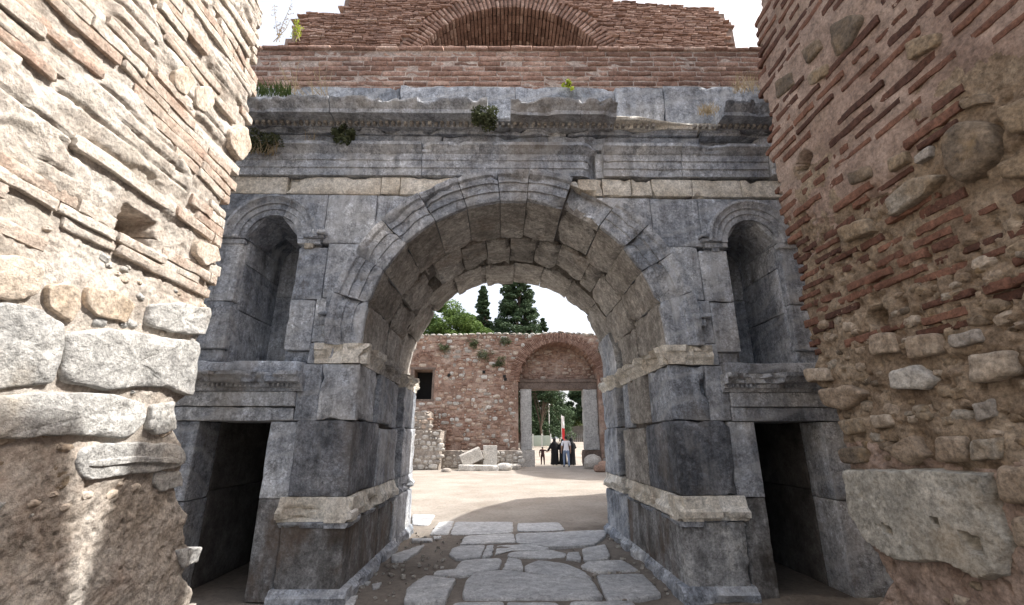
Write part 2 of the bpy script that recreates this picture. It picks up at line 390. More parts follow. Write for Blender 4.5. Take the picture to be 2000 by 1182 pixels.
M['lblock'] = stone_mat('rough_white_marble', [(0.0, (0.27, 0.27, 0.265)), (0.4, (0.40, 0.395, 0.38)), (1.0, (0.56, 0.55, 0.525))], 0.4, 2.5, 1.5,
    stains=[((0.25, 0.24, 0.23), 4.0, 0.56, 0.72, 0.5, 1.0), ((0.48, 0.40, 0.30), 1.6, 0.56, 0.74, 0.5, 1.0)], bump=0.9, bs=24, bd=0.018)
M['rmortar'] = stone_mat('pink_lime_mortar', [(0.0, (0.25, 0.18, 0.148)), (0.5, (0.345, 0.262, 0.218)), (1.0, (0.42, 0.335, 0.285))], 0.1, 1.8, 1.5,
    stains=[((0.27, 0.215, 0.155), 1.1, 0.54, 0.72, 0.6, 1.6), ((0.15, 0.105, 0.085), 2.5, 0.6, 0.78, 0.5, 1.0)], bump=0.8, bs=40)
M['rmortar_old'] = stone_mat('eroded_ochre_mortar', [(0.0, (0.165, 0.12, 0.085)), (0.5, (0.265, 0.205, 0.148)), (1.0, (0.40, 0.33, 0.25))], 0.1, 4.0, 1.5, bump=0.9, bs=30, bd=0.018)
M['rbrick'] = stone_mat('dark_red_brick', [(0.0, (0.085, 0.046, 0.036)), (0.5, (0.15, 0.077, 0.056)), (1.0, (0.235, 0.125, 0.088))], 0.8, 4.0, 1.4, bump=0.7, bs=45)
M['rstone'] = stone_mat('brown_field_stone', [(0.0, (0.14, 0.115, 0.09)), (0.3, (0.24, 0.19, 0.14)), (0.6, (0.29, 0.225, 0.155)), (0.9, (0.29, 0.25, 0.20)), (1.0, (0.34, 0.31, 0.265))], 0.9, 5.0, 1.6,
    stains=[((0.34, 0.23, 0.10), 4.0, 0.56, 0.72, 0.55, 1.0), ((0.10, 0.085, 0.075), 5.0, 0.58, 0.74, 0.6, 1.0)], bump=0.9, bs=26)
M['rblock'] = stone_mat('speckled_marble_block', [(0.0, (0.28, 0.27, 0.24)), (0.5, (0.41, 0.395, 0.35)), (1.0, (0.55, 0.53, 0.475))], 0.2, 3.0, 1.5,
    stains=[((0.20, 0.19, 0.17), 7.0, 0.57, 0.72, 0.6, 1.0), ((0.40, 0.30, 0.19), 1.4, 0.58, 0.76, 0.5, 1.0)], bump=0.8, bs=30)
M['slab'] = stone_mat('worn_paving_marble', [(0.0, (0.34, 0.345, 0.35)), (0.5, (0.45, 0.455, 0.46)), (1.0, (0.56, 0.56, 0.55))], 0.45, 2.0, 1.4,
    stains=[((0.20, 0.18, 0.16), 2.0, 0.58, 0.75, 0.55, 1.0)], bump=0.35, bs=22, rough=0.62, veins=((0.3, 0.31, 0.33), 2.0, 0.3))
M['fstone'] = stone_mat('rubble_stone', [(0.0, (0.22, 0.145, 0.11)), (0.3, (0.33, 0.22, 0.165)), (0.6, (0.39, 0.285, 0.22)), (0.85, (0.45, 0.37, 0.30)), (1.0, (0.52, 0.46, 0.40))], 0.95, 3.0, 1.4, bump=0.6, bs=14, bd=0.03)
M['fgrey'] = stone_mat('grey_rubble_stone', [(0.0, (0.27, 0.24, 0.21)), (0.5, (0.40, 0.375, 0.34)), (1.0, (0.56, 0.54, 0.50))], 0.9, 3.0, 1.4, bump=0.6, bs=14, bd=0.03)
M['fmortar'] = stone_mat('red_brick_mortar', [(0.0, (0.20, 0.13, 0.10)), (0.45, (0.30, 0.205, 0.16)), (1.0, (0.42, 0.33, 0.275))], 0.1, 0.9, 1.7,
    stains=[((0.29, 0.15, 0.10), 0.6, 0.52, 0.70, 0.5, 1.2)], bump=0.8, bs=10, bd=0.04)
M['fpost'] = stone_mat('grey_post_marble', [(0.0, (0.30, 0.30, 0.29)), (1.0, (0.47, 0.465, 0.45))], 0.2, 2.0, 1.4, bump=0.4, bs=20)
M['flintel'] = stone_mat('brown_stone_lintel', [(0.0, (0.10, 0.075, 0.062)), (1.0, (0.20, 0.155, 0.13))], 0.2, 2.0, 1.4, bump=0.4, bs=20)
M['recess_shade'] = plain_mat('painted_recess_shade', (0.02, 0.02, 0.02), 0.9)  # near-black colour carries the shade of the far window and putlog holes
# ================================================================== GROUND
def ground_z(x, y):
    return 1.25*smooth(32.0, 50.0, y)
def build_ground():
    def axis(a, b, d, far, g):
        c = list(np.arange(a, b, d)); s = d
        while c[-1] < far: s *= g; c.append(c[-1]+s)
        s = d
        while c[0] > -far: s *= g; c.insert(0, c[0]-s)
        return np.array(c)
    xs = axis(-4.2, 5.4, 0.075, 1600, 1.2); ys = axis(3.6, 16.0, 0.075, 2200, 1.13)
    X, Y = np.meshgrid(xs, ys, indexing='ij')
    P = np.stack([X, Y, np.zeros_like(X)], -1)
    near = np.exp(-np.clip(np.abs(Y-9)-8, 0, None)/6)*np.exp(-np.clip(np.abs(X)-6, 0, None)/5)
    Z = near*((fbm(P*1.3, 4)-0.5)*0.05+(fbm(P*9, 3)-0.5)*0.022)+ground_z(X, Y)+(fbm(P*0.12, 3, 4)-0.5)*0.10*smooth(30, 60, np.hypot(X, Y))
    # low spots against the piers, level along the walls
    V = np.stack([X, Y, Z], -1).reshape(-1, 3); n = len(ys)
    i = np.arange(len(xs)-1)[:, None]*n+np.arange(n-1)[None]
    F = np.stack([i, i+n, i+n+1, i+1], -1).reshape(-1, 4)
    N = NT('sandy_ground'); geo = N.n('ShaderNodeNewGeometry'); P_ = geo.outputs['Position']
    sx = N.n('ShaderNodeSeparateXYZ'); N.l(P_, sx.inputs[0])
    n1 = N.noise(P_, 0.7, 6, 0.65); n2 = N.noise(P_, 14, 5, 0.7); n3 = N.noise(P_, 90, 3, 0.6)
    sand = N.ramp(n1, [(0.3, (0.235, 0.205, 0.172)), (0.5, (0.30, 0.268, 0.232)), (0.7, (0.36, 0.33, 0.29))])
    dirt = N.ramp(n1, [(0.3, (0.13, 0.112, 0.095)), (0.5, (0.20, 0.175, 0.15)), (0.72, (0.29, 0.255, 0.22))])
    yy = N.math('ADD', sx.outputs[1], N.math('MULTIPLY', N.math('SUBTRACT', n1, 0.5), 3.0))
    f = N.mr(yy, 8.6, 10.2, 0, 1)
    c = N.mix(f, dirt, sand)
    c = N.mix(1.0, c, N.ramp(n2, [(0.3, 0.72), (0.5, 1.0), (0.75, 1.2)]), 'MULTIPLY')
    c = N.mix(N.mr(n3, 0.62, 0.72, 0, 0.5), c, (0.42, 0.40, 0.37))
    c = N.mix(N.mr(n2, 0.64, 0.78, 0, 0.45), c, (0.17, 0.15, 0.10))
    N.l(c, N.b.inputs['Base Color']); N.b.inputs['Roughness'].default_value = 0.95; N.b.inputs['Specular IOR Level'].default_value = 0.15
    bm = N.n('ShaderNodeBump'); bm.inputs['Strength'].default_value = 0.7; bm.inputs['Distance'].default_value = 0.02
    N.l(N.math('ADD', n2, N.math('MULTIPLY', n3, 0.5)), bm.inputs['Height']); N.l(bm.outputs[0], N.b.inputs['Normal'])
    g = ob('ground', mesh('ground', V, F, N.m, True, None)); g['kind'] = 'structure'
build_ground()

# ------------------------------------------------------------------ worn paving slabs of the old road, traced on the ground plane
def zp(zx, zy): return onZ(640+zx/2.857, 880+zy/2.857)[:2]
SLABS = [
 [(625,405),(705,400),(675,475),(568,475)], [(712,402),(1030,402),(1036,455),(1000,468),(684,478)],
 [(1060,410),(1290,405),(1322,450),(1180,458),(1060,455)], [(765,487),(1036,468),(1046,520),(740,535)],
 [(1050,466),(1200,464),(1560,450),(1545,490),(1480,540),(1240,545),(1056,522)],
 [(690,560),(735,540),(880,537),(852,600),(720,615),(678,586)], [(890,541),(928,537),(914,600),(862,602)],
 [(942,537),(1130,530),(1240,552),(1205,568),(1012,566),(932,590)], [(1010,577),(1240,560),(1330,582),(1320,607),(1180,612),(1004,600)],
 [(1340,582),(1402,577),(1415,630),(1330,620)], [(1420,557),(1550,532),(1575,590),(1560,618),(1430,625)],
 [(745,622),(955,604),(972,618),(955,670),(860,690),(730,714),(590,706),(600,682),(708,676)],
 [(1004,608),(1080,622),(1092,680),(976,680)], [(1102,652),(1180,622),(1330,642),(1440,692),(1482,734),(1240,708),(1104,690)],
 [(1442,633),(1650,622),(1735,682),(1500,692),(1410,660)],
 [(820,697),(980,685),(1240,718),(1478,742),(1540,840),(1300,846),(752,842),(770,742)],
 [(540,717),(712,737),(655,860),(420,857),(440,790)], [(1500,708),(1760,702),(1868,820),(1740,838),(1562,848),(1538,800)],
 [(1000,856),(1280,860),(1330,930),(1260,990),(1010,985)], [(700,868),(985,860),(995,1000),(700,990)], [(1350,862),(1700,858),(1800,960),(1400,990)],
 [(470,498),(585,500),(580,514),(472,514)], [(352,596),(540,532),(505,575),(430,625),(356,628)], [(470,365),(600,366),(562,424),(472,420)],
 [(120,830),(165,822),(150,880),(90,890)], [(590,488),(632,484),(628,500),(596,502)], [(205,735),(240,742),(225,760),(198,755)], [(245,760),(300,745),(290,775),(250,785)]]
pav = []
def build_paving():
    base_pts = [(-1.3, 4.0), (1.75, 4.0), (1.8, 9.4), (-1.1, 9.6)]
    V, F = ringstone(base_pts, 0.004, 0.12, lambda u, v, h: np.stack([u, v, h-0.03], 1), npt=30, amp=0.004)
    b = ob('road_bed', mesh('road_bed', V, F, M['core'])); b['kind'] = 'structure'
    for k, s in enumerate(SLABS):
        P = np.array([zp(*q) for q in s]); c = P.mean(0)
        dens = resample(P, 0.12)
        P = c+(P-c)*1.012
        h = random.uniform(0.016, 0.030)+(0.012 if k in (15, 16, 17) else 0)
        tx, ty = random.uniform(-0.01, 0.01), random.uniform(-0.008, 0.008)
        V, F = ringstone(P, h, 0.10, lambda u, v, hh: np.stack([u, v, hh+0.004+tx*(u-c[0])+ty*(v-c[1])], 1), npt=44,
                         rings=((1.0, 0.35), (0.985, 0.8), (0.955, 1.0), (0.7, 1.02), (0.35, 1.0)), jit=0.02, amp=0.005, seed=k, rnd=1)
        o = ob('paving_slab', mesh('paving_slab', V, F, M['slab'], True, 50), b)
build_paving()

# ================================================================== ROMAN MARBLE GATE
YF = 5.25; CX = 0.15; ZC = 2.78; RI = 1.83; RO = 2.25; YB = 8.85
XL = CX-1.81; XR = CX+1.81           # passage walls
gate = root('stone_gate', 'grey marble triple gate with a big round arch, framed by side niches and doorways', 'gate', (CX, YF, 0))
_seed = [0]
def blk(lo, hi, mat='marble', name='stone_block', chip=0.018, amp=0.005, seg=0.075, warp=None, gap=0.0025, parent=None):
    _seed[0] += 1; g = gap; chip = chip if name != 'stone_block' else chip*0.6
    V, F = rbox((lo[0]+g, lo[1], lo[2]+g), (hi[0]-g, hi[1], hi[2]-g), seg, 0.008, chip, amp, _seed[0], warp)
    return ob(name, mesh(name, V, F, M[mat]), parent or gate)
def mir(x): return 2*CX-x
def X_(side, x): return x if side < 0 else mir(x)
def span(side, a, b): return (a, b) if side < 0 else (mir(b), mir(a))
def clip(cx, cz, r):
    def w(V):
        d = np.hypot(V[:, 0]-cx, V[:, 2]-cz); k = np.where((d < r) & (V[:, 2] > cz-0.02), r/np.maximum(d, 1e-3), 1.0)
        V = V.copy(); low = (V[:, 2] <= cz-0.02) & (np.abs(V[:, 0]-cx) < r); xm = V[:, 0].mean()
        V[:, 0] = np.where(low, cx+r*np.sign(xm-cx), cx+(V[:, 0]-cx)*k); V[:, 2] = np.where(V[:, 2] > cz-0.02, cz+(V[:, 2]-cz)*k, V[:, 2]); return V
    return w

# ---- joint fill behind the blocks (the mass of the gate)
def gate_core():
    J = Join()
    for s in (-1, 1):
        for (xa, xb, ya, yb, za, zb) in [(-2.5, -1.74, 5.36, 7.40, 0, 2.66), (-2.5, -1.74, 7.84, 8.78, 0, 2.66), (-2.5, -1.98, 7.36, 7.88, 0, 2.66),
                                         (-6.6, -3.55, 5.36, 8.78, -0.05, 6.2), (-2.54, -2.34, 5.36, 8.78, 2.5, 4.7), (-3.6, -2.45, 5.36, 8.78, 1.92, 2.36),
                                         (-3.6, -2.45, 6.4, 8.78, 2.3, 4.8), (-3.6, -2.5, 8.3, 8.78, -0.05, 2.0)]:
            a, b = span(s, xa, xb); V, F = boxvf((a, ya, za), (b, yb, zb)); J.add(V, F, 0.3)
    V, F = boxvf((-6.6, 5.42, 5.06), (6.9, 8.78, 6.4)); J.add(V, F, 0.3)
    J.build('joint_fill', M['core'], gate)
gate_core()

# ---- facade blocks beside the arch, cut back round the arch and the niches
NXC = -2.935; NR = 0.325; NZ0, NZ1 = 2.47, 4.03
for s in (-1, 1):
    cA = clip(CX, ZC, RO-0.07); nx = X_(s, NXC); cN = clip(nx, NZ1, NR+0.05)
    def both(V): return cN(cA(V))
    D = YF+0.52
    def F_(xa, xb, za, zb, **k):
        a, b = span(s, xa, xb); off = random.uniform(-0.007, 0.007)
        return blk((a, YF+off, za), (b, D, zb), **k)
    # left / outer side of the niche
    for (xa, xb, za, zb) in [(-4.5, -3.72, 2.47, 3.2), (-3.72, NXC-NR-0.02, 2.62, 3.2), (-3.6, NXC-NR-0.02, 3.2, 3.98), (-4.6, -3.6, 3.2, 3.98), (-5.6, -4.5, 2.47, 3.6), (-5.6, -4.6, 3.6, 4.68)]:
        F_(xa, xb, za, zb)
    # between niche and arch
    F_(NXC+NR+0.02, -2.28, 2.60, 3.23); F_(-2.28, -1.7, 2.70, 3.25, warp=cA)
    F_(NXC+NR+0.02, -2.22, 3.23, 3.92); F_(-2.22, -1.5, 3.25, 3.98, warp=cA)
    a, b = span(s, NXC+NR+0.05, -2.32)
    blk((a, YF+0.05, 3.92), (b, D, 4.05))                          # recessed capital stone under the niche arch
    a, b = span(s, -2.52 if s < 0 else -2.50, -2.40); blk((a, YF-0.02, 3.90), (b, YF+0.2, 4.06), 'pale' if s < 0 else 'marble')
    a, b = span(s, -3.72, NXC-NR-0.05); blk((a, YF+0.05, 2.47), (b, D, 2.62)); a, b = span(s, NXC+NR+0.05, -2.30); blk((a, YF+0.055, 2.47), (b, D, 2.60))
    a, b = span(s, -2.30, -2.0); blk((a, YF+0.002, 2.44), (b, D, 2.70))
    # course over the niche
    F_(-4.6, NXC, 3.98, 4.68, warp=cN); F_(NXC, -2.30, 3.98, 4.68, warp=cN); F_(-2.30, -1.66, 3.98, 4.68, warp=cA); F_(-1.66, -0.7, 4.02, 4.68, warp=cA)
    # niche lining: back, sides, vault
    a, b = span(s, NXC-NR-0.1, NXC+NR+0.1)
    nd = 0.95
    blk((a, YF+nd, 2.40), (b, YF+nd+0.25, 3.55)); blk((a, YF+nd+0.01, 3.55), (b, YF+nd+0.25, 4.5))
    for (xa, xb) in ((NXC-NR-0.22, NXC-NR), (NXC+NR, NXC+NR+0.12)):
        a, b = span(s, xa, xb)
        for za, zb in ((2.45, 3.12), (3.12, 3.72), (3.72, 4.06)): blk((a, YF+0.10, za), (b, YF+nd, zb), 'marble', chip=0.02)
    prof = [(NR-0.005, -0.0), (NR-0.005, nd), (NR+0.14, nd), (NR+0.14, -0.0)]
    for t0, t1 in ((0, 62), (62, 118), (118, 180)):
        ts = np.radians(np.linspace(t0+0.4, t1-0.4, 12))
        V, Fc = sweep(prof, ts, lambda A, B, T: np.stack([nx+A*np.cos(T), YF+B+0.012, NZ1+A*np.sin(T)], 1), 0.06, 0.0, 5)
        ob('niche_vault', mesh('niche_vault', V, Fc, M['marble']), gate)
    # niche archivolt: three stepped bands and a drip mould, with short horizontal ears
    prof = [(NR+0.0, 0.1), (NR+0.0, -0.03), (NR+0.075, -0.03), (NR+0.08, -0.045), (NR+0.15, -0.045), (NR+0.155, -0.065), (NR+0.20, -0.07), (NR+0.235, -0.10), (NR+0.265, -0.10), (NR+0.27, 0.1)]
    for t0, t1 in ((0, 70), (70, 180)):
        ts = np.radians(np.linspace(t0, t1-0.3, 20))
        V, Fc = sweep([(p[0], p[1]) for p in prof], ts, lambda A, B, T: np.stack([nx+A*np.cos(T), YF+B, NZ1+A*np.sin(T)], 1), 0.05, 0.0, 7)
        ob('niche_archivolt', mesh('niche_archivolt', V, Fc, M['marble']), gate)
    for sg in (-1, 1):
        for (r0, r1, za, zb, pr) in ((NR, NR+0.30, NZ1-0.075, NZ1-0.002, 0.03), (NR+0.08, NR+0.35, NZ1, NZ1+0.045, 0.062), (NR+0.2, NR+0.38, NZ1+0.045, NZ1+0.10, 0.098)):
            a, b = sorted((nx+sg*r0, nx+sg*r1)); blk((a, YF-pr, za), (b, YF+0.06, zb), chip=0.02, name='niche_ear', gap=0.001)

# ---- lower walls: doorways, lintels, cornices over the doors
for s in (-1, 1):
    def F2(xa, xb, za, zb, y0=0.0, y1=0.6, **k):
        a, b = span(s, xa, xb); return blk((a, YF+y0+random.uniform(-0.004, 0.004), za), (b, YF+y1, zb), **k)
    JX = -2.615; JO = -3.40
    F2(JX, -2.33, 0.0, 0.98, 0.02, 0.45, mat='marble_plinth'); F2(JX, -2.30, 0.98, 1.79, 0.01, 0.45)
    F2(-2.36, -2.10, 1.79, 2.44, 0.0); F2(-5.6, -4.3, 1.2, 2.46, 0.01); F2(-5.6, -4.2, 0, 1.2, 0.01)
    F2(-4.3, JO, 0.0, 0.95, 0.02, 0.42); F2(-4.2, JO, 0.95, 1.79, 0.015, 0.42)
    # lintel with a fascia
    F2(-4.25, -2.36, 1.79, 1.95, -0.012, 0.8, name='door_lintel'); F2(-4.25, -2.36, 1.95, 2.12, -0.035, 0.6, name='door_lintel')
    # cornice and sill
    prof = [(-0.2, 2.12), (0.06, 2.12), (0.075, 2.155), (0.10, 2.16), (0.115, 2.20), (0.20, 2.215), (0.215, 2.26), (0.25, 2.285), (0.255, 2.325), (-0.2, 2.325)]
    a, b = span(s, -4.3, -2.28)
    for (xa, xb) in ((a, a+(b-a)*0.52), (a+(b-a)*0.52+0.004, b)):
        V, Fc = sweep(prof, np.arange(xa, xb+0.001, (xb-xa)/26), lambda A, B, T: np.stack([T, YF-A, B], 1), 0.04, 0.05, 11+s, thr=0.42)
        ob('door_cornice', mesh('door_cornice', V, Fc, M['marble']), gate)
    F2(-4.3, -2.31, 2.325, 2.465, -0.06, 0.7, name='niche_sill')
    J = Join()
    for x in np.arange(a+0.03, b-0.05, 0.052):
        V, Fc = rbox((x, YF-0.105, 2.165), (x+0.03, YF-0.05, 2.21), 0.05, 0.006, 0.008, 0.002, 3); J.add(V, Fc)
    J.build('dentils', M['marble'], gate, kind='stuff')
    # doorway passage lining (deep, its shade put into the darker marble) and its floor and end
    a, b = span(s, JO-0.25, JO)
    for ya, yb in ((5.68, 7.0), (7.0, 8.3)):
        for za, zb in ((0, 1.02), (1.02, 2.0)): blk((a, ya, za), (b, yb, zb), 'marble_painted_shade')
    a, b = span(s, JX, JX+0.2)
    for ya, yb in ((5.68, 7.0), (7.0, 8.3)): blk((a, ya, 0), (b, yb, 2.0), 'marble_painted_shade')
    a, b = span(s, JO-0.1, JX+0.1); blk((a, 8.1, 0), (b, 8.32, 2.0), 'marble_painted_shade'); blk((a, 5.95, 1.85), (b, 8.2, 1.96), 'marble_painted_shade')
    # pilaster body and passage wall blocks, front to back
    def PB(xa, xb, ya, yb, za, zb, **k):
        a, b = span(s, xa, xb); return blk((a, ya, za), (b, yb, zb), **k)
    xin = XL
    PB(-2.31, xin, YF-0.012, 6.30, 1.0, 1.80, mat='marble_dark', chip=0.05, amp=0.008)
    PB(-2.10, xin, YF-0.014, 5.98, 1.80, 2.44, chip=0.07, amp=0.012)
    PB(-2.05, xin+0.015, 6.30, 7.42, 1.0, 1.74, mat='marble_warm' if s > 0 else 'marble', chip=0.06, amp=0.012); PB(-2.05, xin-0.04, 5.98, 6.12, 1.80, 2.44)
    PB(-2.05, xin+0.02, 6.12, 6.95, 1.80, 2.44, mat='marble_warm' if s > 0 else 'marble', chip=0.06, amp=0.012); PB(-2.05, xin-0.03, 6.95, 7.42, 1.76, 2.44, chip=0.06, amp=0.012)
    PB(-2.05, xin+0.02, 7.80, YB, 1.0, 1.78, chip=0.08, amp=0.014); PB(-2.05, xin+0.0, 7.80, YB, 1.78, 2.46, chip=0.06, amp=0.012)
    # plinth, with base moulding
    PB(-2.32, xin+0.02, YF-0.03, 6.62, 0.0, 0.74, mat='marble_plinth', chip=0.05, amp=0.008); PB(-2.0, xin+0.015, 6.62, 7.42, 0.0, 0.72, mat='marble_plinth', chip=0.05); PB(-2.0, xin+0.03, 7.42, YB+0.02, 0.0, 0.74, chip=0.05)
    base = [(-0.15, -0.06), (0.085, -0.06), (0.085, 0.075), (0.065, 0.095), (0.05, 0.10), (0.035, 0.125), (0.018, 0.135), (-0.15, 0.135)]
    sd = -s
    for ya, yb in ((YF-0.03, 6.55), (6.555, 7.7), (7.705, YB+0.02)):
        V, Fc = sweep(base, np.arange(ya, yb+0.001, (yb-ya)/16), lambda A, B, T: np.stack([X_(s, xin+0.02+A) if True else 0*T, T, B], 1), 0.04, 0.03, 21+s, thr=0.5)
        ob('base_moulding', mesh('base_moulding', V, Fc, M['marble']), gate)
    xa, xb = span(s, -2.34, xin+0.105)
    V, Fc = sweep(base, np.arange(xa, xb+0.001, (xb-xa)/14), lambda A, B, T: np.stack([T, YF-0.03-A, B+0.002], 1), 0.04, 0.03, 23+s, thr=0.5)
    ob('base_moulding', mesh('base_moulding', V, Fc, M['marble']), gate)
    # pale cap moulding of the plinth, wrapping the corner
    cap = [(-0.2, 0.755), (0.02, 0.755), (0.04, 0.78), (0.085, 0.79), (0.09, 0.85), (0.07, 0.875), (0.04, 0.90), (0.02, 0.955), (0.0, 1.0), (-0.2, 1.0)]
    capd = [(-0.2, 0.70), (0.025, 0.70), (0.05, 0.735), (0.05, 0.752), (-0.2, 0.752)]
    def capx(xa, xb, p=cap, mat='pale', seed=0, thr=0.45, chip=0.05):
        a, b = span(s, xa, xb)
        V, Fc = sweep(p, np.arange(a, b+0.001, (b-a)/14), lambda A, B, T: np.stack([T, YF-0.014-A, B], 1), 0.035, chip, seed, thr=thr); ob('plinth_cap', mesh('plinth_cap', V, Fc, M[mat]), gate)
    def capy(ya, yb, p=cap, mat='pale', seed=0, thr=0.45, chip=0.05):
        V, Fc = sweep(p, np.arange(ya, yb+0.001, (yb-ya)/14), lambda A, B, T: np.stack([X_(s, xin+A), T, B], 1), 0.035, chip, seed, thr=thr); ob('plinth_cap', mesh('plinth_cap', V, Fc, M[mat]), gate)
    if s < 0: capx(-2.37, xin+0.07, seed=31, thr=0.38, chip=0.06)
    else: capx(-2.37, -2.07, seed=32, thr=0.40); capx(-2.066, xin+0.07, seed=33, thr=0.6)
    capx(-2.35, xin+0.04, capd, 'marble', 34)
    capy(YF-0.08, 5.85, seed=35+s); capy(5.86, 6.5, mat='pale', seed=38+s); capy(6.52, 7.42, seed=41+s, mat='pale'); capy(7.72, YB+0.05, seed=44+s, mat='marble' if s < 0 else 'pale')
    capy(YF-0.06, 7.4, capd, 'marble', 47+s); capy(7.7, YB+0.03, capd, 'marble', 49+s)
    # impost under the arch: pale stone in front, stained further in
    imp = [(-0.2, 2.445), (0.0, 2.445), (0.02, 2.50), (0.06, 2.53), (0.075, 2.585), (0.105, 2.60), (0.11, 2.675), (-0.2, 2.675)]
    def imx(xa, xb, seed, thr=0.45):
        a, b = span(s, xa, xb)
        V, Fc = sweep([(p[0]*0.6, p[1]) for p in imp], np.arange(a, b+0.001, (b-a)/12), lambda A, B, T: np.stack([T, YF-0.01-A, B], 1), 0.035, 0.05, seed, thr=thr); ob('impost_block', mesh('impost_block', V, Fc, M['pale']), gate)
    def imy(ya, yb, seed, mat='pale', thr=0.40):
        V, Fc = sweep(imp, np.arange(ya, yb+0.001, (yb-ya)/12), lambda A, B, T: np.stack([X_(s, xin-0.01+A), T, B], 1), 0.035, 0.06, seed, thr=thr); ob('impost_block', mesh('impost_block', V, Fc, M[mat]), gate)
    if s < 0: imx(-2.2, xin+0.07, 51)
    else: imx(-2.22, -1.98, 52); imx(-1.975, xin+0.05, 53, 0.35)
    imy(YF-0.05, 6.1, 54+s, 'pale'); imy(6.11, 6.8, 57+s, 'pale' if s > 0 else 'marble_warm'); imy(6.82, 7.42, 60+s, 'pale' if s > 0 else 'marble_warm'); imy(7.8, YB, 63+s, 'pale')
    # horizontal ears at the springing of the archivolt
    for (xa, xb, za, zb, pr) in ((-2.16, -1.98, 2.73, 2.80, 0.03), (-2.14, -1.95, 2.81, 2.89, 0.05), (-2.17, -1.99, 2.90, 3.0, 0.075), (-2.24, -2.02, 3.005, 3.06, 0.10), (-2.13, -1.92, 3.07, 3.24, 0.07)):
        if s > 0 and za > 3.06: continue
        a, b = span(s, xa, xb); blk((a, YF-pr, za), (b, YF+0.1, zb), name='springing_ear', chip=0.045, gap=0.002)

# ---- arch: front ring with moulded archivolt, second ring, slot, rear ring
joints = [-3.2, 14, 28, 40, 53, 70, 85, 96, 110, 124, 139, 153, 167, 183.2]
vprof = [(RI, 1.12), (RI, -0.02), (RI+0.015, -0.03), (1.955, -0.03), (1.96, -0.055), (2.075, -0.055), (2.08, -0.085), (2.155, -0.09), (2.175, -0.125), (2.225, -0.14), (2.24, -0.14), (2.245, 0.02), (2.36, 0.02), (2.36, 1.12)]
plainv = [(RI+0.02, 1.12), (RI+0.02, 0.03), (2.30, 0.03), (2.36, 1.12)]
def vous(prof, a0, a1, y0, mat, seed, name='voussoir', dr=0.0, chip=0.06, thr=0.52, gapd=0.22):
    n = max(3, int((a1-a0)/2.2)); ts = np.radians(np.linspace(a0+gapd, a1-gapd, n+1))
    P = resample(prof, 0.07); m = len(P); A = np.tile(P[:, 0], n+1); B = np.tile(P[:, 1], n+1); T = np.repeat(ts, m)
    X = CX+(A+dr)*np.cos(T); Z = ZC+(A+dr)*np.sin(T); Yv = y0+B
    S = np.stack([X, Yv, Z], 1); n1 = fbm(S*4.5, 3, seed); n2 = fbm(S*17, 3, seed+1)
    edge = np.minimum(T-ts[0], ts[-1]-T)*RI
    k = np.clip((n1-thr)*6, 0, 1.2)*chip*(0.3+1.4*n2)
    fr = smooth(0.15, -0.1, B)*(A < 2.3)
    ec = np.clip(k*1.2+0.012-edge, 0, None)
    soff = (A < P[:, 0].min()+0.03)
    dA = np.where(soff, k*0.55*(smooth(0.08, 0.0, np.minimum(B-P[:, 1].min(), P[:, 1].max()-B))*2.0+0.25)+ec*0.9+(n2-0.5)*0.014, -k*fr*0.3*(A > 2.1))
    A2 = A+dA; B2 = B+(k*1.5*fr+ec*0.7*fr)+(n2-0.5)*0.008
    V = np.stack([CX+(A2+dr)*np.cos(T), y0+B2, ZC+(A2+dr)*np.sin(T)], 1)
    F = []
    for j in range(n):
        a = j*m; b = a+m
        for i in range(m): i2 = (i+1) % m; F.append((a+i, b+i, b+i2, a+i2))
    F.append(tuple(range(m))); F.append(tuple(range((n+1)*m-1, n*m-1, -1)))
    me = mesh(name, V, F, [M[mat], M['marble_warm']])
    if mat == 'marble' and y0 < YF+0.5:
        mi = [1 if (len(f) == 4 and all(soff[i] and B[i] > 0.0 for i in f)) else 0 for f in F]; me.polygons.foreach_set('material_index', np.array(mi, np.int32))  # soffit faces of the front ring take the warmer marble
    return ob(name, me, gate)
for i in range(len(joints)-1):
    a0, a1 = joints[i], joints[i+1]
    if i == 4:      # the broken voussoir: its moulded face has split away
        vous(plainv, a0, a1, YF, 'marble', 400, chip=0.08, thr=0.4, gapd=0.5)
    else:
        vous(vprof, a0, a1, YF+random.uniform(-0.012, 0.012), 'marble_warm' if i in (99,) else 'marble', 300+i, dr=random.uniform(-0.008, 0.008), chip=0.04, thr=0.47 if i in (3, 1) else 0.56, gapd=random.uniform(0.08, 0.14))
j2 = [-3.2, 12, 27, 42, 50, 66, 78, 91, 103, 116, 131, 137, 153, 168, 183.2]
p2 = [(RI+0.0, 1.12), (RI+0.0, 0), (2.36, 0), (2.36, 1.12)]
for i in range(len(j2)-1):
    if i == 10: vous([(RI+0.10, 0.62), (RI+0.07, 0), (2.36, 0), (2.36, 0.62)], j2[i], j2[i+1], YF+1.135, 'marble_warm', 500, gapd=1.0, chip=0.1); continue
    d = random.uniform(-0.26, -0.02)
    vous([(q[0], q[1]*(1.0+d*0.9)) for q in p2], j2[i], j2[i+1], YF+1.135, 'marble_warm', 500+i, dr=random.uniform(-0.03, 0.015), chip=0.07, thr=0.48, gapd=random.uniform(0.1, 0.25))
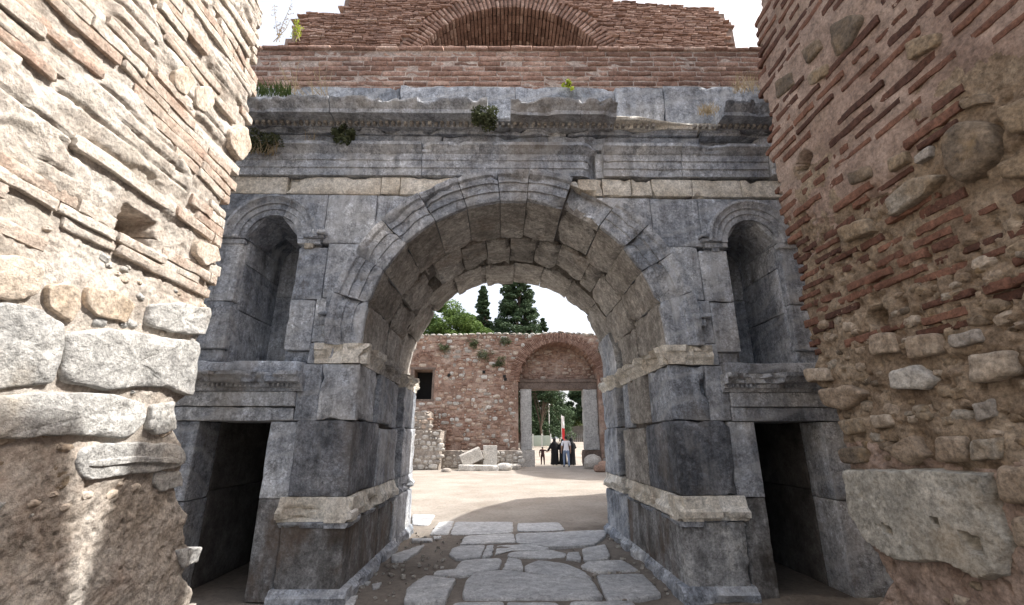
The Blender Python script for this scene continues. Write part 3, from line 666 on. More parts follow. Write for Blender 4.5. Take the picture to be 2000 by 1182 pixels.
# rough backing of the slot, and the rear arch
pb = [(2.17, 0.62), (2.17, 0), (2.5, 0), (2.5, 0.62)]
for k in range(9): vous([(q[0], q[1]*1.35) for q in pb], k*20, k*20+20, 7.02, 'marble_warm', 600+k, name='slot_stone', chip=0.1, thr=0.4, dr=random.uniform(-0.06, 0.05))
p3 = [(1.955, 1.05), (1.955, 0), (2.06, -0.0), (2.40, 0), (2.40, 1.05)]
j3 = [-3.2, 20, 38, 55, 72, 88, 104, 122, 140, 160, 183.2]
for i in range(len(j3)-1):
    vous(p3, j3[i], j3[i+1], 7.80+random.uniform(-0.04, 0.04), 'marble_warm' if i > 0 else 'marble', 700+i, dr=random.uniform(-0.03, 0.03) - (0.10 if i == 0 else 0), chip=0.06, thr=0.5, gapd=0.1)
for rr0, ya, yb in ((RI+0.09, YF+0.12, 7.0), (2.26, 6.95, 7.9), (2.04, 7.9, YB-0.12)):
    V, Fc = sweep([(rr0, ya), (rr0, yb), (2.42, yb), (2.42, ya)], np.radians(np.linspace(-3.5, 183.5, 61)), lambda A, B, T: np.stack([CX+A*np.cos(T), B, ZC+A*np.sin(T)], 1), 0.5, 0.0)
    ob('joint_mortar', mesh('joint_mortar', V, Fc, M['core']), gate)
# rear facade (towards the courtyard)
for s in (-1, 1):
    cA = clip(CX, ZC, 2.3)
    for (xa, xb, za, zb) in [(-2.6, -1.7, 2.48, 3.4), (-2.6, -1.6, 3.4, 4.3), (-2.6, -1.3, 4.3, 5.1), (-1.3, -0.2, 4.6, 5.1)]:
        a, b = span(s, xa, xb); blk((a, 8.35, za), (b, YB, zb), warp=cA, seg=0.12)
    for (xa, xb, za, zb) in [(-4.6, -2.02, 0, 1.2), (-4.6, -2.06, 1.2, 2.47), (-4.6, -2.6, 2.47, 3.8), (-4.6, -2.6, 3.8, 5.1), (-6.6, -4.6, 0, 2.4), (-6.6, -4.6, 2.4, 5.1)]:
        a, b = span(s, xa, xb); blk((a, 8.79, za), (b, YB+0.01, zb), seg=0.3)
for xa, xb in ((-6.6, -3), (-3, 0.3), (0.3, 3.4), (3.4, 6.9)): blk((xa, 8.79, 5.1), (xb, YB+0.05, 6.4), seg=0.3)

# ---- band of pale stones under the architrave
bx = [-5.7, -4.6, -3.55, -2.86, -1.62, -1.37, -0.6, 0.25, 1.0, 1.33, 1.72, 2.0, 2.55, 3.22, 4.0, 4.9, 5.9]
bsplit = {-1.62: 'slant'}
for i in range(len(bx)-1):
    a, b = bx[i], bx[i+1]; dz = 0.03*(a/6)
    blk((a, YF-0.012+random.uniform(-0.012, 0.01), 4.69+dz), (b, YF+0.5, 4.95+dz), 'pale', name='pale_band_stone', chip=0.05, warp=None if b < -2.2 or a > 2.6 else clip(CX, ZC, RO-0.05))
# ---- architrave, frieze, cornice
arch_p = [(-0.45, 4.965), (0.05, 4.965), (0.05, 5.065), (0.066, 5.075), (0.066, 5.175), (0.082, 5.185), (0.082, 5.275), (0.105, 5.29), (0.135, 5.335), (0.17, 5.36), (0.17, 5.405), (-0.45, 5.405)]
ax_ = [-5.7, -3.6, -1.095, 1.29, 1.35, 2.42, 3.62, 4.7, 5.9]
for i in range(len(ax_)-1):
    a, b = ax_[i]+0.004, ax_[i+1]-0.004
    if i == 3: continue
    dz = 0.008*(a+b)/2*0.9; da = 0.07 if i >= 6 else 0.0
    def mp(A, B, T):
        e = np.clip(0.20-(T-1.35), 0, 0.2)*0 if i != 2 else np.clip(T-1.12, 0, 0.2)*np.where(A > 0, 1.6, 0)*(0.4+fbm(np.stack([A*6, B*9, T*9], 1), 2))
        return np.stack([T, YF-A-da*(A > 0)+e, B+0.008*T], 1)
    V, Fc = sweep(arch_p, np.arange(a, b+0.001, (b-a)/max(6, int((b-a)/0.07))), mp, 0.045, 0.03, 80+i, thr=0.58)
    ob('architrave_block', mesh('architrave_block', V, Fc, M['marble']), gate)
blk((1.26, YF+0.02, 4.98), (1.37, YF+0.4, 5.38), name='architrave_block')
fx = [-5.7, -3.3, -0.85, 0.62, 2.75, 3.55, 4.6, 5.9]
for i in range(len(fx)-1):
    a, b = fx[i], fx[i+1]; y = YF+0.01+(0.10 if i == 4 else 0)-(0.1 if i >= 5 else 0); dz = 0.008*(a+b)/2
    blk((a, y, 5.405+dz), (b, YF+0.5, 5.635+dz), name='frieze_block', chip=0.06 if i == 4 else 0.03, amp=0.02 if i == 4 else 0.006)
bedm = [(-0.4, 5.635), (0.03, 5.635), (0.045, 5.665), (0.07, 5.675), (0.07, 5.692), (-0.4, 5.692)]
for a, b in ((-5.7, -2.2), (-2.195, 0.9), (0.905, 2.75), (2.755, 5.9)):
    V, Fc = sweep(bedm, np.arange(a, b, 0.09), lambda A, B, T: np.stack([T, YF-A, B+0.008*T], 1), 0.05, 0.05, 91, thr=0.5); ob('bed_moulding', mesh('bed_moulding', V, Fc, M['marble']), gate)
J = Join(); x = -4.6
while x < 4.9:
    if fbm(np.array([[x*1.3, 3.3, 8.1]]), 2)[0] > 0.34 and not (2.05 < x < 2.6):
        V, Fc = rbox((x, YF-0.15+random.uniform(-0.01, 0.01), 5.695+0.008*x), (x+0.046, YF-0.05, 5.748+0.008*x), 0.05, 0.012, 0.02, 0.004, int(x*50)); J.add(V, Fc)
    x += 0.083
J.build('dentils', M['marble_warm'], gate, kind='stuff')
def lo_(P): return [(a, 5.694+(z-5.768)*0.60) for a, z in P]
corn = [(-0.4, 5.768), (0.09, 5.768), (0.10, 5.84), (0.16, 5.848), (0.30, 5.845), (0.305, 5.83), (0.325, 5.83), (0.33, 5.925), (0.345, 5.94), (0.36, 5.985), (0.395, 6.03), (0.425, 6.085), (0.43, 6.125), (-0.4, 6.14)]; corn = lo_(corn)
cbroken = [(-0.4, 5.768), (0.09, 5.768), (0.10, 5.83), (0.15, 5.845), (0.22, 5.85), (0.24, 5.90), (0.18, 5.99), (0.08, 6.06), (-0.4, 6.13)]; cbroken = lo_(cbroken)
cx_ = [(-5.7, -3.6, corn), (-3.6, -2.30, corn), (-2.29, -0.22, corn), (-0.21, 0.08, cbroken), (0.09, 1.52, corn), (1.53, 2.95, cbroken), (2.96, 4.2, corn), (4.21, 5.9, corn)]
for i, (a, b, p) in enumerate(cx_):
    def mp(A, B, T):
        Z = B+0.008*T; Yv = YF-A
        if p is cbroken and i == 5:
            t = (T-a)/(b-a); q = smooth(0.12, 0.75, t)
            Yv = np.where(A > 0.1, Yv+q*(A-0.1)*0.9, Yv); Z = np.where(B > 5.75, Z-q*(B-5.75)*0.75, Z)
            nn = (fbm(np.stack([T*5, A*7, B*7], 1), 4, 2)-0.5); Yv = Yv+nn*0.10*(A > 0.05); Z = Z+nn*0.04*(B > 5.74)
        if i == 3: Yv = Yv+0.06*(A > 0.1)
        # the top lip is chipped in scallops
        nl = fbm(np.stack([T*8.0, B*0+3, B*0], 1), 4, 5+i); tip = smooth(5.84, 5.905, B)*(A > 0.2)
        Yv = Yv+tip*np.clip(nl-0.44, 0, 1)*0.22; Z = Z-tip*np.clip(nl-0.44, 0, 1)*0.10
        return np.stack([T, Yv, Z], 1)
    V, Fc = sweep(p, np.linspace(a, b, max(6, int((b-a)/0.045))), mp, 0.04, 0.03, 95+i, thr=0.6)
    ob('cornice_block', mesh('cornice_block', V, Fc, M['marble'] if p is corn else M['pale'] if i == 5 else M['marble']), gate)
# blocking course over the cornice
for a, b in ((-5.7, -3.2), (-3.2, -1.5), (-1.5, 0.16), (0.16, 1.62), (1.62, 2.34), (2.34, 3.6), (3.6, 5.9)):
    dz = 0.02*(a+b)/2
    blk((a, YF+0.05+random.uniform(-0.01, 0.01), 5.86), (b, YF+0.7, 6.52+dz), name='blocking_course_stone', chip=0.035)
blk((-6.6, YF+0.6, 6.38), (6.9, YB-0.02, 6.5), 'core', name='roof_fill', seg=0.6)
# ressaut at the far right of the entablature
blk((3.74, YF-0.27, 4.98), (4.05, YF+0.1, 5.40), name='bracket_stone', chip=0.06); blk((3.76, YF-0.24, 5.42), (4.03, YF+0.1, 5.67), name='bracket_stone', chip=0.06)

# ================================================================== BRICK WALLS ON TOP
pw = root('brick_wall', 'low brown brick parapet wall on top of the grey marble gate', 'wall', (0.2, 5.6, 6.5))
def slope(x): return 6.55+0.020*x
V, F = boxvf((-5.4, 5.432, 6.44), (5.6, 6.0, 7.32)); V = [(a, b, c+0.02*a) for a, b, c in V]
ob('mortar_bed', mesh('mortar_bed', V, F, M['brick_mortar']), pw)
J = Join(); cnt = 0
for r in range(9):
    x = -5.4+(0.17 if r % 2 else 0)+random.uniform(-0.03, 0.03); ph = 0.093
    while x < 5.5:
        L = random.uniform(0.315, 0.365) if r < 8 else random.uniform(0.33, 0.35)
        z = slope(x+L/2)+0.045+r*ph
        dpt = random.uniform(-0.008, 0.012) - (0.035 if r == 8 else 0)
        h = random.uniform(0.068, 0.082) if r < 8 else 0.055
        inn = -3.95 < x < 4.2
        place('brick', pw, M['brick'], (x+L/2, 5.49+dpt, z+random.uniform(-0.004, 0.004)), (L-random.uniform(0.008, 0.02), 0.14, h), 0, -0.02+random.uniform(-0.008, 0.008), join=None if inn else J)
        x += L
J.build('brick_courses', M['brick'], pw, kind='stuff')

YU = 7.6
uw = root('brick_wall', 'tall ragged red brick wall with a wide relieving arch above the parapet', 'wall', (0.3, YU, 6.5))
AC = (0.17, 8.62); AR = 2.20; AO = 2.62
topx = [(-5.2, 9.2), (-4.62, 10.0), (-4.55, 10.52), (-3.6, 10.56), (-3.55, 11.05), (-2.9, 11.5), (-1.0, 12.0), (0.6, 12.1), (1.8, 11.6), (2.55, 11.06), (3.2, 10.98), (4.0, 10.97), (4.95, 10.91), (5.06, 10.6), (5.1, 9.9), (5.2, 9.2)]
def utop(x): return float(np.interp(x, [p[0] for p in topx], [p[1] for p in topx]))
def upper():
    # backing with the arch opening cut through it
    J = Join()
    n = 80; xs = np.linspace(-5.1, 5.1, n+1)
    for i in range(n):
        a, b = xs[i], xs[i+1]; xm = (a+b)/2; dz = AR**2-(xm-AC[0])**2+0.2
        z0 = AC[1]+math.sqrt(dz)+0.06 if dz > 0.05 else 6.45
        z1 = utop(xm)-0.10
        if z1 > z0+0.02: V, F = boxvf((a, YU+0.03, z0), (b+0.0005, YB+0.1, z1)); J.add(V, F, 0.4)
    V, F = boxvf((-2.3, YB-0.15, 6.45), (2.6, YB+0.05, 11.0)); J.add(V, F, 0.4)
    V, F = boxvf((-5.08, YU+0.03, 6.45), (-2.2, YB, 9.6)); J.add(V, F, 0.4)
    V, F = boxvf((2.5, YU+0.03, 6.45), (5.08, YB, 9.6)); J.add(V, F, 0.4)
    J.build('mortar_core', M['brick_joint'], uw, smooth_=False)
    # arch ring: bricks set on edge
    J2 = Join(); m = 78; cnt = 0
    for k in range(m):
        t = math.pi*(k+0.5)/m; w = AR*math.pi/m
        big = 28 <= math.degrees(t) <= 152
        for ring, (r0, r1) in enumerate(((AR, AR+0.21), (AR+0.22, AO))):
            rc = (r0+r1)/2+random.uniform(-0.01, 0.01)
            c = (AC[0]+rc*math.cos(t), YU+0.08+random.uniform(-0.012, 0.008), AC[1]+rc*math.sin(t))
            if big and k % 1 == 0: ob('arch_brick', shared('brick', random.randrange(10), M['brick']), uw, c, (0, -t, 0), ((r1-r0), 0.2, w*0.72))
            elif c[2] > 8.6:
                V, F = UB[random.randrange(10)]; V = V*np.array(((r1-r0), 0.2, w*0.72)); ct, st = math.cos(-t), math.sin(-t)
                V = np.stack([V[:, 0]*ct+V[:, 2]*st, V[:, 1], -V[:, 0]*st+V[:, 2]*ct], 1)+np.array(c); J2.add(V, F)
        # soffit bricks running back into the vault
        for q in range(5):
            c = np.array((AC[0]+(AR+0.06)*math.cos(t), YU+0.30+q*0.22, AC[1]+(AR+0.06)*math.sin(t)))
            V, F = UB[random.randrange(10)]; V = V*np.array((0.12, 0.21, w*0.75)); ct, st = math.cos(-t), math.sin(-t)
            V = np.stack([V[:, 0]*ct+V[:, 2]*st, V[:, 1], -V[:, 0]*st+V[:, 2]*ct], 1)+c+np.array((0, 0, 0)); J2.add(V, F)
    J2.build('soffit_bricks', M['brick'], uw, kind='stuff')
    # courses
    J3 = Join(); ph = 0.056; n_parts = 0
    r = 0; z = 9.35
    while z < 12.1:
        x = -5.1+random.uniform(0, 0.3)
        while x < 5.1:
            L = random.uniform(0.2, 0.36); xm = x+L/2; d = math.hypot(xm-AC[0], z-AC[1])
            edge = max(abs(x-0.2), abs(x+L-0.2))
            lim = utop(xm)+(random.uniform(-0.03, 0.03))
            okx = (-4.62+0.12*math.sin(z*31) < x) and (x+L < 5.08-0.25*max(0, z-10.4)+0.1*math.sin(z*37))
            if z < lim and d > AO+0.02 and okx:
                vis = 9.75 < z < 11.0
                big = vis and L > 0.295 and n_parts < 300
                if big: n_parts += 1
                place('brick', uw, M['brick'], (xm, YU+0.07+random.uniform(-0.022, 0.016), z), (L-0.012, 0.2, ph*random.uniform(0.62, 0.85)), 0, random.uniform(-0.01, 0.01), join=None if big else J3)
            x += L
        z += ph; r += 1
    J3.build('brick_courses', M['brick'], uw, kind='stuff')
upper()
# ================================================================== THE TWO RUBBLE AND BRICK WALLS IN FRONT OF THE GATE
WX = 2.5
def lw(px): return [(lambda p: (p[1], p[2]))(onX(x, y, -WX)) for x, y in px]
def rw(px): return [(lambda p: (p[1], p[2]))(onX(x, y, WX)) for x, y in px]
def in_poly(y, z, P):
    c = False; n = len(P)
    for i in range(n):
        (a, b), (e, f) = P[i], P[i-1]
        if (b > z) != (f > z) and y < (e-a)*(z-b)/(f-b)+a: c = not c
    return c
def wall_sheet(side, yend, zt, disp, y_vis, seed):
    """rough mortar skin: the long face, a worn corner and the broken end, as one displaced sheet"""
    zs = np.concatenate([np.arange(-0.1, 0.25, 0.05), np.arange(0.25, 6.1, 0.0135), np.arange(6.1, zt, 0.06)])
    s1 = np.concatenate([np.arange(-3.0, y_vis, 0.12), np.linspace(y_vis, 4.0, int((4.0-y_vis)/0.0135))])
    s2 = np.concatenate([np.arange(0.0135, 0.35, 0.0135), np.arange(0.36, 1.7, 0.06)])
    nz, n1, n2 = len(zs), len(s1), len(s2)
    ye = yend(zs)                                                   # where the wall breaks off at each height
    f = (s1-s1[0])/(s1[-1]-s1[0])
    vis = s1 >= y_vis
    Yf = np.where(vis[None, :], y_vis+(s1[None, :]-y_vis)/(4.0-y_vis)*(ye[:, None]-y_vis), s1[None, :])
    Zf = np.repeat(zs[:, None], n1, 1)
    d = disp(Yf, Zf)
    dend = (ye[:, None]-Yf)
    rr = 0.055; rnd = rr-np.sqrt(np.clip(rr*rr-np.clip(rr-dend, 0, rr)**2, 0, None))
    Xf = side*(WX-d+rnd)
    Xe = side*(WX+rr+s2[None, :]+0*ye[:, None]); Ze = np.repeat(zs[:, None], n2, 1)
    pe = np.stack([Xe*7, Ze*7, Xe*0+3], -1)
    Ye = ye[:, None]+(fbm(pe, 4, seed)-0.5)*0.07
    V = np.stack([np.concatenate([Xf, Xe], 1), np.concatenate([Yf, Ye], 1), np.concatenate([Zf, Ze], 1)], -1).reshape(-1, 3)
    n = n1+n2; i = np.arange(nz-1)[:, None]*n+np.arange(n-1)[None]
    F = np.stack([i, i+1, i+n+1, i+n], -1).reshape(-1, 4)
    return V, (F if side < 0 else F[:, ::-1])
def prismYZ(P, x0, x1):
    n = len(P); V = [(x0, y, z) for y, z in P]+[(x1, y, z) for y, z in P]
    F = [tuple(range(n-1, -1, -1)), tuple(range(n, 2*n))]+[(i, (i+1) % n, n+(i+1) % n, n+i) for i in range(n)]
    return V, F

# ------------------------------------------------------------------ sunlit wall
LE = lw([(518, 8), (505, 95), (508, 130), (492, 200), (487, 290), (470, 320), (455, 380), (440, 445), (432, 500), (422, 560), (412, 600), (392, 665), (388, 690), (368, 775), (345, 790), (342, 840), (360, 868), (362, 900), (352, 935), (356, 975), (374, 1005), (362, 1040), (366, 1062), (386, 1078), (366, 1105), (356, 1125), (378, 1150), (372, 1185)])
LEz = np.array([p[1] for p in LE])[::-1]; LEy = np.array([p[0] for p in LE])[::-1]
def lend(z):
    z = np.asarray(z, float); k = np.maximum.accumulate(LEz)
    b = np.interp(z, k, LEy, left=LEy[0]+0.1, right=LEy[-1])
    q = np.floor(z/0.115)+0*z
    st = (vnoise(np.stack([q*3.7, q*0, q*0+5], -1))-0.5)*0.10*smooth(2.6, 3.0, z)
    return b+st+(fbm(np.stack([z*14, z*0, z*0], -1), 3)-0.5)*0.05
LW_HOLES = [(lw([(277, 442)])[0], 0.125, 0.065, 0.42)]
LPOLYS = [  # big stones of the lower wall, traced
 ('rough_white_marble', [(-60, 588), (60, 600), (118, 632), (112, 700), (92, 752), (-60, 768)], 0.05),
 ('rough_white_marble', [(118, 648), (200, 640), (300, 655), (386, 668), (372, 778), (300, 752), (200, 762), (112, 748)], 0.06),
 ('rough_white_marble', [(-60, 776), (90, 768), (200, 766), (285, 784), (280, 830), (240, 858), (100, 848), (-60, 862)], 0.055),
 ('rough_white_marble', [(290, 790), (338, 784), (342, 838), (300, 850), (282, 840)], 0.04),
 ('rough_white_marble', [(292, 596), (350, 592), (412, 604), (396, 655), (340, 652), (280, 636)], 0.045),
 ('cream_field_stone', [(-40, 500), (40, 498), (84, 520), (78, 575), (20, 588), (-40, 578)], 0.035),
 ('cream_field_stone', [(165, 560), (230, 570), (262, 600), (250, 628), (190, 622), (160, 596)], 0.03),
 ('cream_field_stone', [(90, 560), (150, 556), (160, 600), (140, 632), (95, 600)], 0.025),
 ('moulded_marble_fragment', [(150, 872), (250, 862), (352, 868), (362, 898), (350, 915), (250, 926), (150, 938), (140, 900)], 0.045),
 ('rough_white_marble', [(300, 922), (350, 922), (356, 950), (318, 958), (298, 944)], 0.03),
 ('rough_white_marble', [(342, 1075), (388, 1068), (384, 1098), (352, 1112)], 0.05),
 ('brown_field_stone', [(-40, 905), (60, 890), (130, 900), (135, 950), (70, 975), (-40, 985)], 0.012),
 ('cream_field_stone', [(335, 140), (362, 128), (378, 160), (362, 190), (338, 170)], 0.035),
 ('cream_field_stone', [(380, 170), (410, 165), (420, 200), (396, 222), (380, 205)], 0.02),
 ('cream_field_stone', [(442, 255), (478, 245), (488, 290), (470, 318), (446, 290)], 0.045),
 ('cream_field_stone', [(385, 470), (425, 480), (430, 510), (400, 520), (380, 495)], 0.02)]
LP = [(n, lw(p), h) for n, p, h in LPOLYS]
def lbase(Y, Z):
    P = np.stack([Y, Z, Z*0], -1); return (fbm(P*1.5, 3, 1)-0.5)*0.09
def lcov(Y, Z): return fbm(np.stack([Y*1.3, Z*2.0, Z*0+2.0], -1), 3, 8)
def ldisp(Y, Z):
    P = np.stack([Y, Z, Z*0], -1)
    d = lbase(Y, Z)+(fbm(P*7, 4, 2)-0.5)*0.022+(fbm(P*30, 4, 3)-0.5)*0.018
    up = smooth(2.5, 2.75, Z)
    bz = up*smooth(0.64, 0.58, lcov(Y, Z))
    d = d-bz*0.030
    ph = (Z+(fbm(P*2.2, 2, 6)-0.5)*0.03)/0.105
    fr = ph-np.floor(ph)
    gn = fbm(np.stack([Y*1.8, np.floor(ph)*5.3, Z*0], -1), 3, 9)
    g = np.exp(-(np.abs(fr-0.1)/0.07)**2)*np.clip((gn-0.46)*7, 0, 1)       # open joints under the courses
    d = d-up*(1-bz)*g*0.045
    low = smooth(1.5, 1.25, Z)
    d = d+low*((fbm(P*np.array([3.0, 5.0, 1.0]), 5, 12)-0.5)*0.03-np.clip(fbm(P*34, 3, 13)-0.58, 0, 1)*0.07)
    d = d-np.clip(fbm(P*11, 3, 15)-0.64, 0, 1)*0.14*(1-low)
    for (hy, hz), ry, rz, dp in LW_HOLES:
        q = np.maximum(np.abs(Y-hy)/ry, np.abs(Z-hz)/(rz+0.02))*0.9+(fbm(P*12, 2, 4)-0.5)*0.5
        d = d-dp*smooth(1.12, 0.85, q)
    return d
lwall = root('ruined_wall', 'sunlit cream wall of thin bricks over big rough white blocks, with a square putlog hole', 'wall', (-WX, 3.0, 0))
V, F = wall_sheet(-1, lend, 7.6, ldisp, 1.25, 3)
ob('mortar', mesh('mortar', V, F, M['lmortar'], True, None), lwall)
V, F = prismYZ([(-3, -0.1), (3.35, -0.1), (3.3, 7.5), (1.5, 8.3), (-1, 8.0), (-3, 8.4)], -WX-0.35, -WX-1.75); ob('wall_core', mesh('wall_core', V, F, M['lmortar'], False), lwall)
lmap = lambda u, v, h: np.stack([-WX+h+0.0*u, u, v], 1)
M['lfield'] = stone_mat('cream_field_stone', [(0.0, (0.42, 0.33, 0.24)), (0.5, (0.52, 0.44, 0.36)), (1.0, (0.62, 0.56, 0.49))], 0.6, 4.0, 1.4, bump=0.8, bs=26)
for k, (n, P, h) in enumerate(LP):
    mat = M['lblock'] if 'marble' in n else M['lfield'] if 'cream' in n else M['rstone']
    big = n == 'rough_white_marble'
    V, F = ringstone(P, h*0.62, 0.12, lmap, npt=64 if big else 34, rings=((1.0, 0.1), (0.99, 0.6), (0.965, 0.92), (0.92, 1.0), (0.75, 1.05), (0.55, 1.0), (0.3, 1.05), (0.1, 1.0)), jit=0.02, amp=0.02 if big else 0.012, seed=40+k)
    ob('stone', mesh('stone', V, F, mat, True, 60), lwall)
V, F = ringstone(lw([(155, 900), (250, 890), (352, 896), (350, 906), (250, 902), (156, 914)]), 0.046, 0.05, lmap, npt=40, jit=0.006, amp=0.006, seed=5); ob('moulding', mesh('moulding', V, F, M['lblock'], True, 30), lwall)
def blocked(y0, y1, z, polys, holes):
    for t in (0, 0.25, 0.5, 0.75, 1):
        y = y0+(y1-y0)*t
        for _, P, _h in polys:
            if in_poly(y, z, P): return True
        for (hy, hz), ry, rz, _d in holes:
            if abs(y-hy) < ry*1.05 and abs(z-hz) < rz*1.3+0.03: return True
    return False
J = Join(); nb = 0
z = 2.62; row = 0
while z < 7.4:
    y = 1.0+random.uniform(0, 0.3); pitch = random.uniform(0.066, 0.096)
    while True:
        ez = float(lend(np.array([z]))[0])
        if y > ez-0.02: break
        L = random.choice((0.3, 0.42, 0.55, 0.75, 0.9))*random.uniform(0.85, 1.1)
        if y+L > ez+0.05: L = ez-y+random.uniform(-0.01, 0.045)
        if L < 0.05: break
        ym = y+L/2; zz = z+(fbm(np.array([[ym*2.2, z*0.5, 0.0]]), 2, 6)[0]-0.5)*0.03
        cov = float(lcov(np.array([ym]), np.array([zz]))[0])
        if not blocked(y, y+L, zz, LP, LW_HOLES) and cov < 0.60 and random.random() > 0.12 and (z > 2.85 or random.random() < 0.55):
            pr = float(lbase(np.array([ym]), np.array([zz]))[0])+random.uniform(-0.012, 0.006)
            vis = z < 6.0 and L > 0.08 and nb < 300
            dy = 0.02; sl_ = (float(lbase(np.array([ym+dy]), np.array([zz]))[0])-float(lbase(np.array([ym-dy]), np.array([zz]))[0]))/(2*dy)
            place('plank', lwall, M['lbrick'], (-WX+pr-0.07, ym, zz), (L-0.006, 0.14, pitch*random.uniform(0.86, 0.97)), R(90)-math.atan(sl_), random.uniform(-0.014, 0.014), name='brick', join=None if vis else J)
            nb += vis
        y += L+random.uniform(0.0, 0.012)
    z += pitch; row += 1
if J.n: J.build('brick_courses', M['lbrick'], lwall, kind='stuff')
# small stones packed between the big blocks
for k in range(130):
    y = random.uniform(1.9, 3.8); z = random.uniform(1.2, 2.75)
    if y > float(lend(np.array([z]))[0])-0.04: continue
    s = random.uniform(0.03, 0.075)
    if blocked(y-s/2, y+s/2, z, LP, LW_HOLES): continue
    place('stone', lwall, M['lfield'] if random.random() < 0.6 else M['lblock'], (-WX+float(np.clip(ldisp(np.array([y]), np.array([z]))[0], -0.05, 0.05))-0.03, y, z), (s*1.5, 0.09, s), R(90), random.uniform(-0.3, 0.3))

# ------------------------------------------------------------------ shaded wall
RE = rw([(1487, -6), (1476, 60), (1482, 120), (1475, 165), (1495, 200), (1508, 250), (1502, 300), (1515, 350), (1524, 400), (1528, 450), (1548, 480), (1556, 540), (1562, 600), (1572, 650), (1588, 700), (1578, 725), (1592, 750), (1620, 790), (1637, 850), (1648, 912), (1655, 985), (1680, 1050), (1700, 1085), (1727, 1135), (1700, 1185)])
REz = np.maximum.accumulate(np.array([p[1] for p in RE])[::-1]); REy = np.array([p[0] for p in RE])[::-1]
def rend(z):
    z = np.asarray(z, float); b = np.interp(z, REz, REy, left=REy[0], right=REy[-1])
    q = np.floor(z/0.06); st = (vnoise(np.stack([q*2.7, q*0, q*0+9], -1))-0.5)*0.07*smooth(1.7, 2.3, z)
    return b+st+(fbm(np.stack([z*14, z*0+4, z*0], -1), 3)-0.5)*0.04
RW_HOLES = [(rw([(1572, 316)])[0], 0.085, 0.06, 0.22), (rw([(1708, 620)])[0], 0.075, 0.05, 0.16)]
RPOLYS = [
 ('big_block', [(1652, 914), (1800, 912), (1944, 918), (1948, 985), (1990, 1060), (1976, 1128), (1930, 1140), (1860, 1105), (1760, 1100), (1700, 1060), (1665, 1000)], 0.05),
 ('stone', [(1848, 262), (1880, 240), (1935, 236), (1958, 280), (1940, 322), (1884, 362), (1856, 336)], 0.06),
 ('stone', [(1624, 50), (1660, 30), (1692, 32), (1668, 90), (1634, 116)], 0.04), ('stone', [(1568, 100), (1600, 76), (1612, 88), (1580, 126)], 0.035),
 ('stone', [(1732, 392), (1790, 345), (1842, 342), (1812, 384), (1744, 424)], 0.05), ('stone', [(1640, 444), (1698, 424), (1708, 452), (1650, 478)], 0.04),
 ('stone', [(1878, 200), (1925, 182), (1936, 198), (1890, 216)], 0.03), ('grey', [(1788, 304), (1820, 284), (1822, 304), (1792, 322)], 0.03),
 ('stone', [(1516, 160), (1548, 140), (1556, 165), (1520, 195)], 0.04), ('stone', [(1575, 150), (1620, 122), (1622, 145), (1584, 172)], 0.03),
 ('stone', [(1955, 210), (2040, 180), (2040, 260), (1975, 262)], 0.04), ('stone', [(1950, 320), (2040, 290), (2040, 345), (1960, 352)], 0.04), ('stone', [(1770, 85), (1835, 60), (1838, 85), (1778, 122)], 0.03),
 ('stone', [(1660, 340), (1700, 320), (1706, 345), (1664, 362)], 0.03), ('stone', [(1735, 310), (1770, 292), (1774, 318), (1742, 338)], 0.03),
 ('grey', [(1738, 728), (1790, 714), (1826, 742), (1812, 762), (1744, 758)], 0.04), ('pale', [(1896, 690), (1976, 682), (1988, 734), (1902, 752)], 0.055),
 ('pale', [(1728, 876), (1788, 850), (1822, 888), (1772, 908)], 0.045), ('pale', [(1830, 852), (1890, 850), (1894, 900), (1832, 906)], 0.04), ('stone', [(1900, 862), (1970, 855), (1962, 900), (1902, 904)], 0.04),
 ('pale', [(1600, 762), (1656, 750), (1694, 768), (1652, 802), (1612, 792)], 0.045), ('pale', [(1576, 722), (1612, 716), (1622, 742), (1584, 748)], 0.05),
 ('stone', [(1642, 876), (1690, 872), (1700, 902), (1652, 906)], 0.04), ('pale', [(1955, 908), (2040, 905), (2040, 985), (1965, 980)], 0.05), ('pale', [(1985, 1010), (2050, 1000), (2050, 1080), (1995, 1070)], 0.045),
 ('pale', [(1700, 655), (1740, 650), (1760, 690), (1705, 695)], 0.035), ('grey', [(1850, 655), (1910, 640), (1920, 668), (1860, 680)], 0.03), ('pale', [(1770, 660), (1830, 650), (1838, 690), (1775, 700)], 0.035),
 ('stone', [(1640, 820), (1680, 815), (1690, 845), (1650, 850)], 0.03), ('pale', [(1700, 810), (1740, 806), (1750, 834), (1712, 840)], 0.03), ('grey', [(1900, 790), (1945, 780), (1955, 815), (1915, 825)], 0.03)]
RP = [(n, rw(p), h) for n, p, h in RPOLYS]
BH = [(rw([(1748, 1036)])[0], 0.032, 0.026), (rw([(1912, 1060)])[0], 0.05, 0.04), (rw([(1842, 1018)])[0], 0.022, 0.02)]
def rdisp(Y, Z):
    P = np.stack([Y, Z, Z*0+7], -1)
    old = smooth(3.45, 3.2, Z+(fbm(P*1.5, 2, 3)-0.5)*0.5)
    d = (fbm(P*1.3, 3, 21)-0.5)*0.08+(fbm(P*8, 3, 22)-0.5)*0.02+(fbm(P*40, 3, 23)-0.5)*0.006
    d = d+old*((fbm(P*9, 4, 24)-0.5)*0.06-np.clip(fbm(P*18, 3, 25)-0.55, 0, 1)*0.16-0.01)
    for (hy, hz), ry, rz, dp in RW_HOLES:
        q = np.hypot((Y-hy)/ry, (Z-hz)/(rz+0.02))+(fbm(P*12, 2, 4)-0.5)*0.4
        d = d-dp*smooth(1.15, 0.8, q)
    for (hy, hz), ry, rz in BH: d = d-0.3*smooth(1.5, 1.2, np.hypot((Y-hy)/ry, (Z-hz)/rz))
    return d
rwall = root('ruined_wall', 'shaded pink mortar wall with dark red bricks, brown stones and a drilled marble block', 'wall', (WX, 3.0, 0))
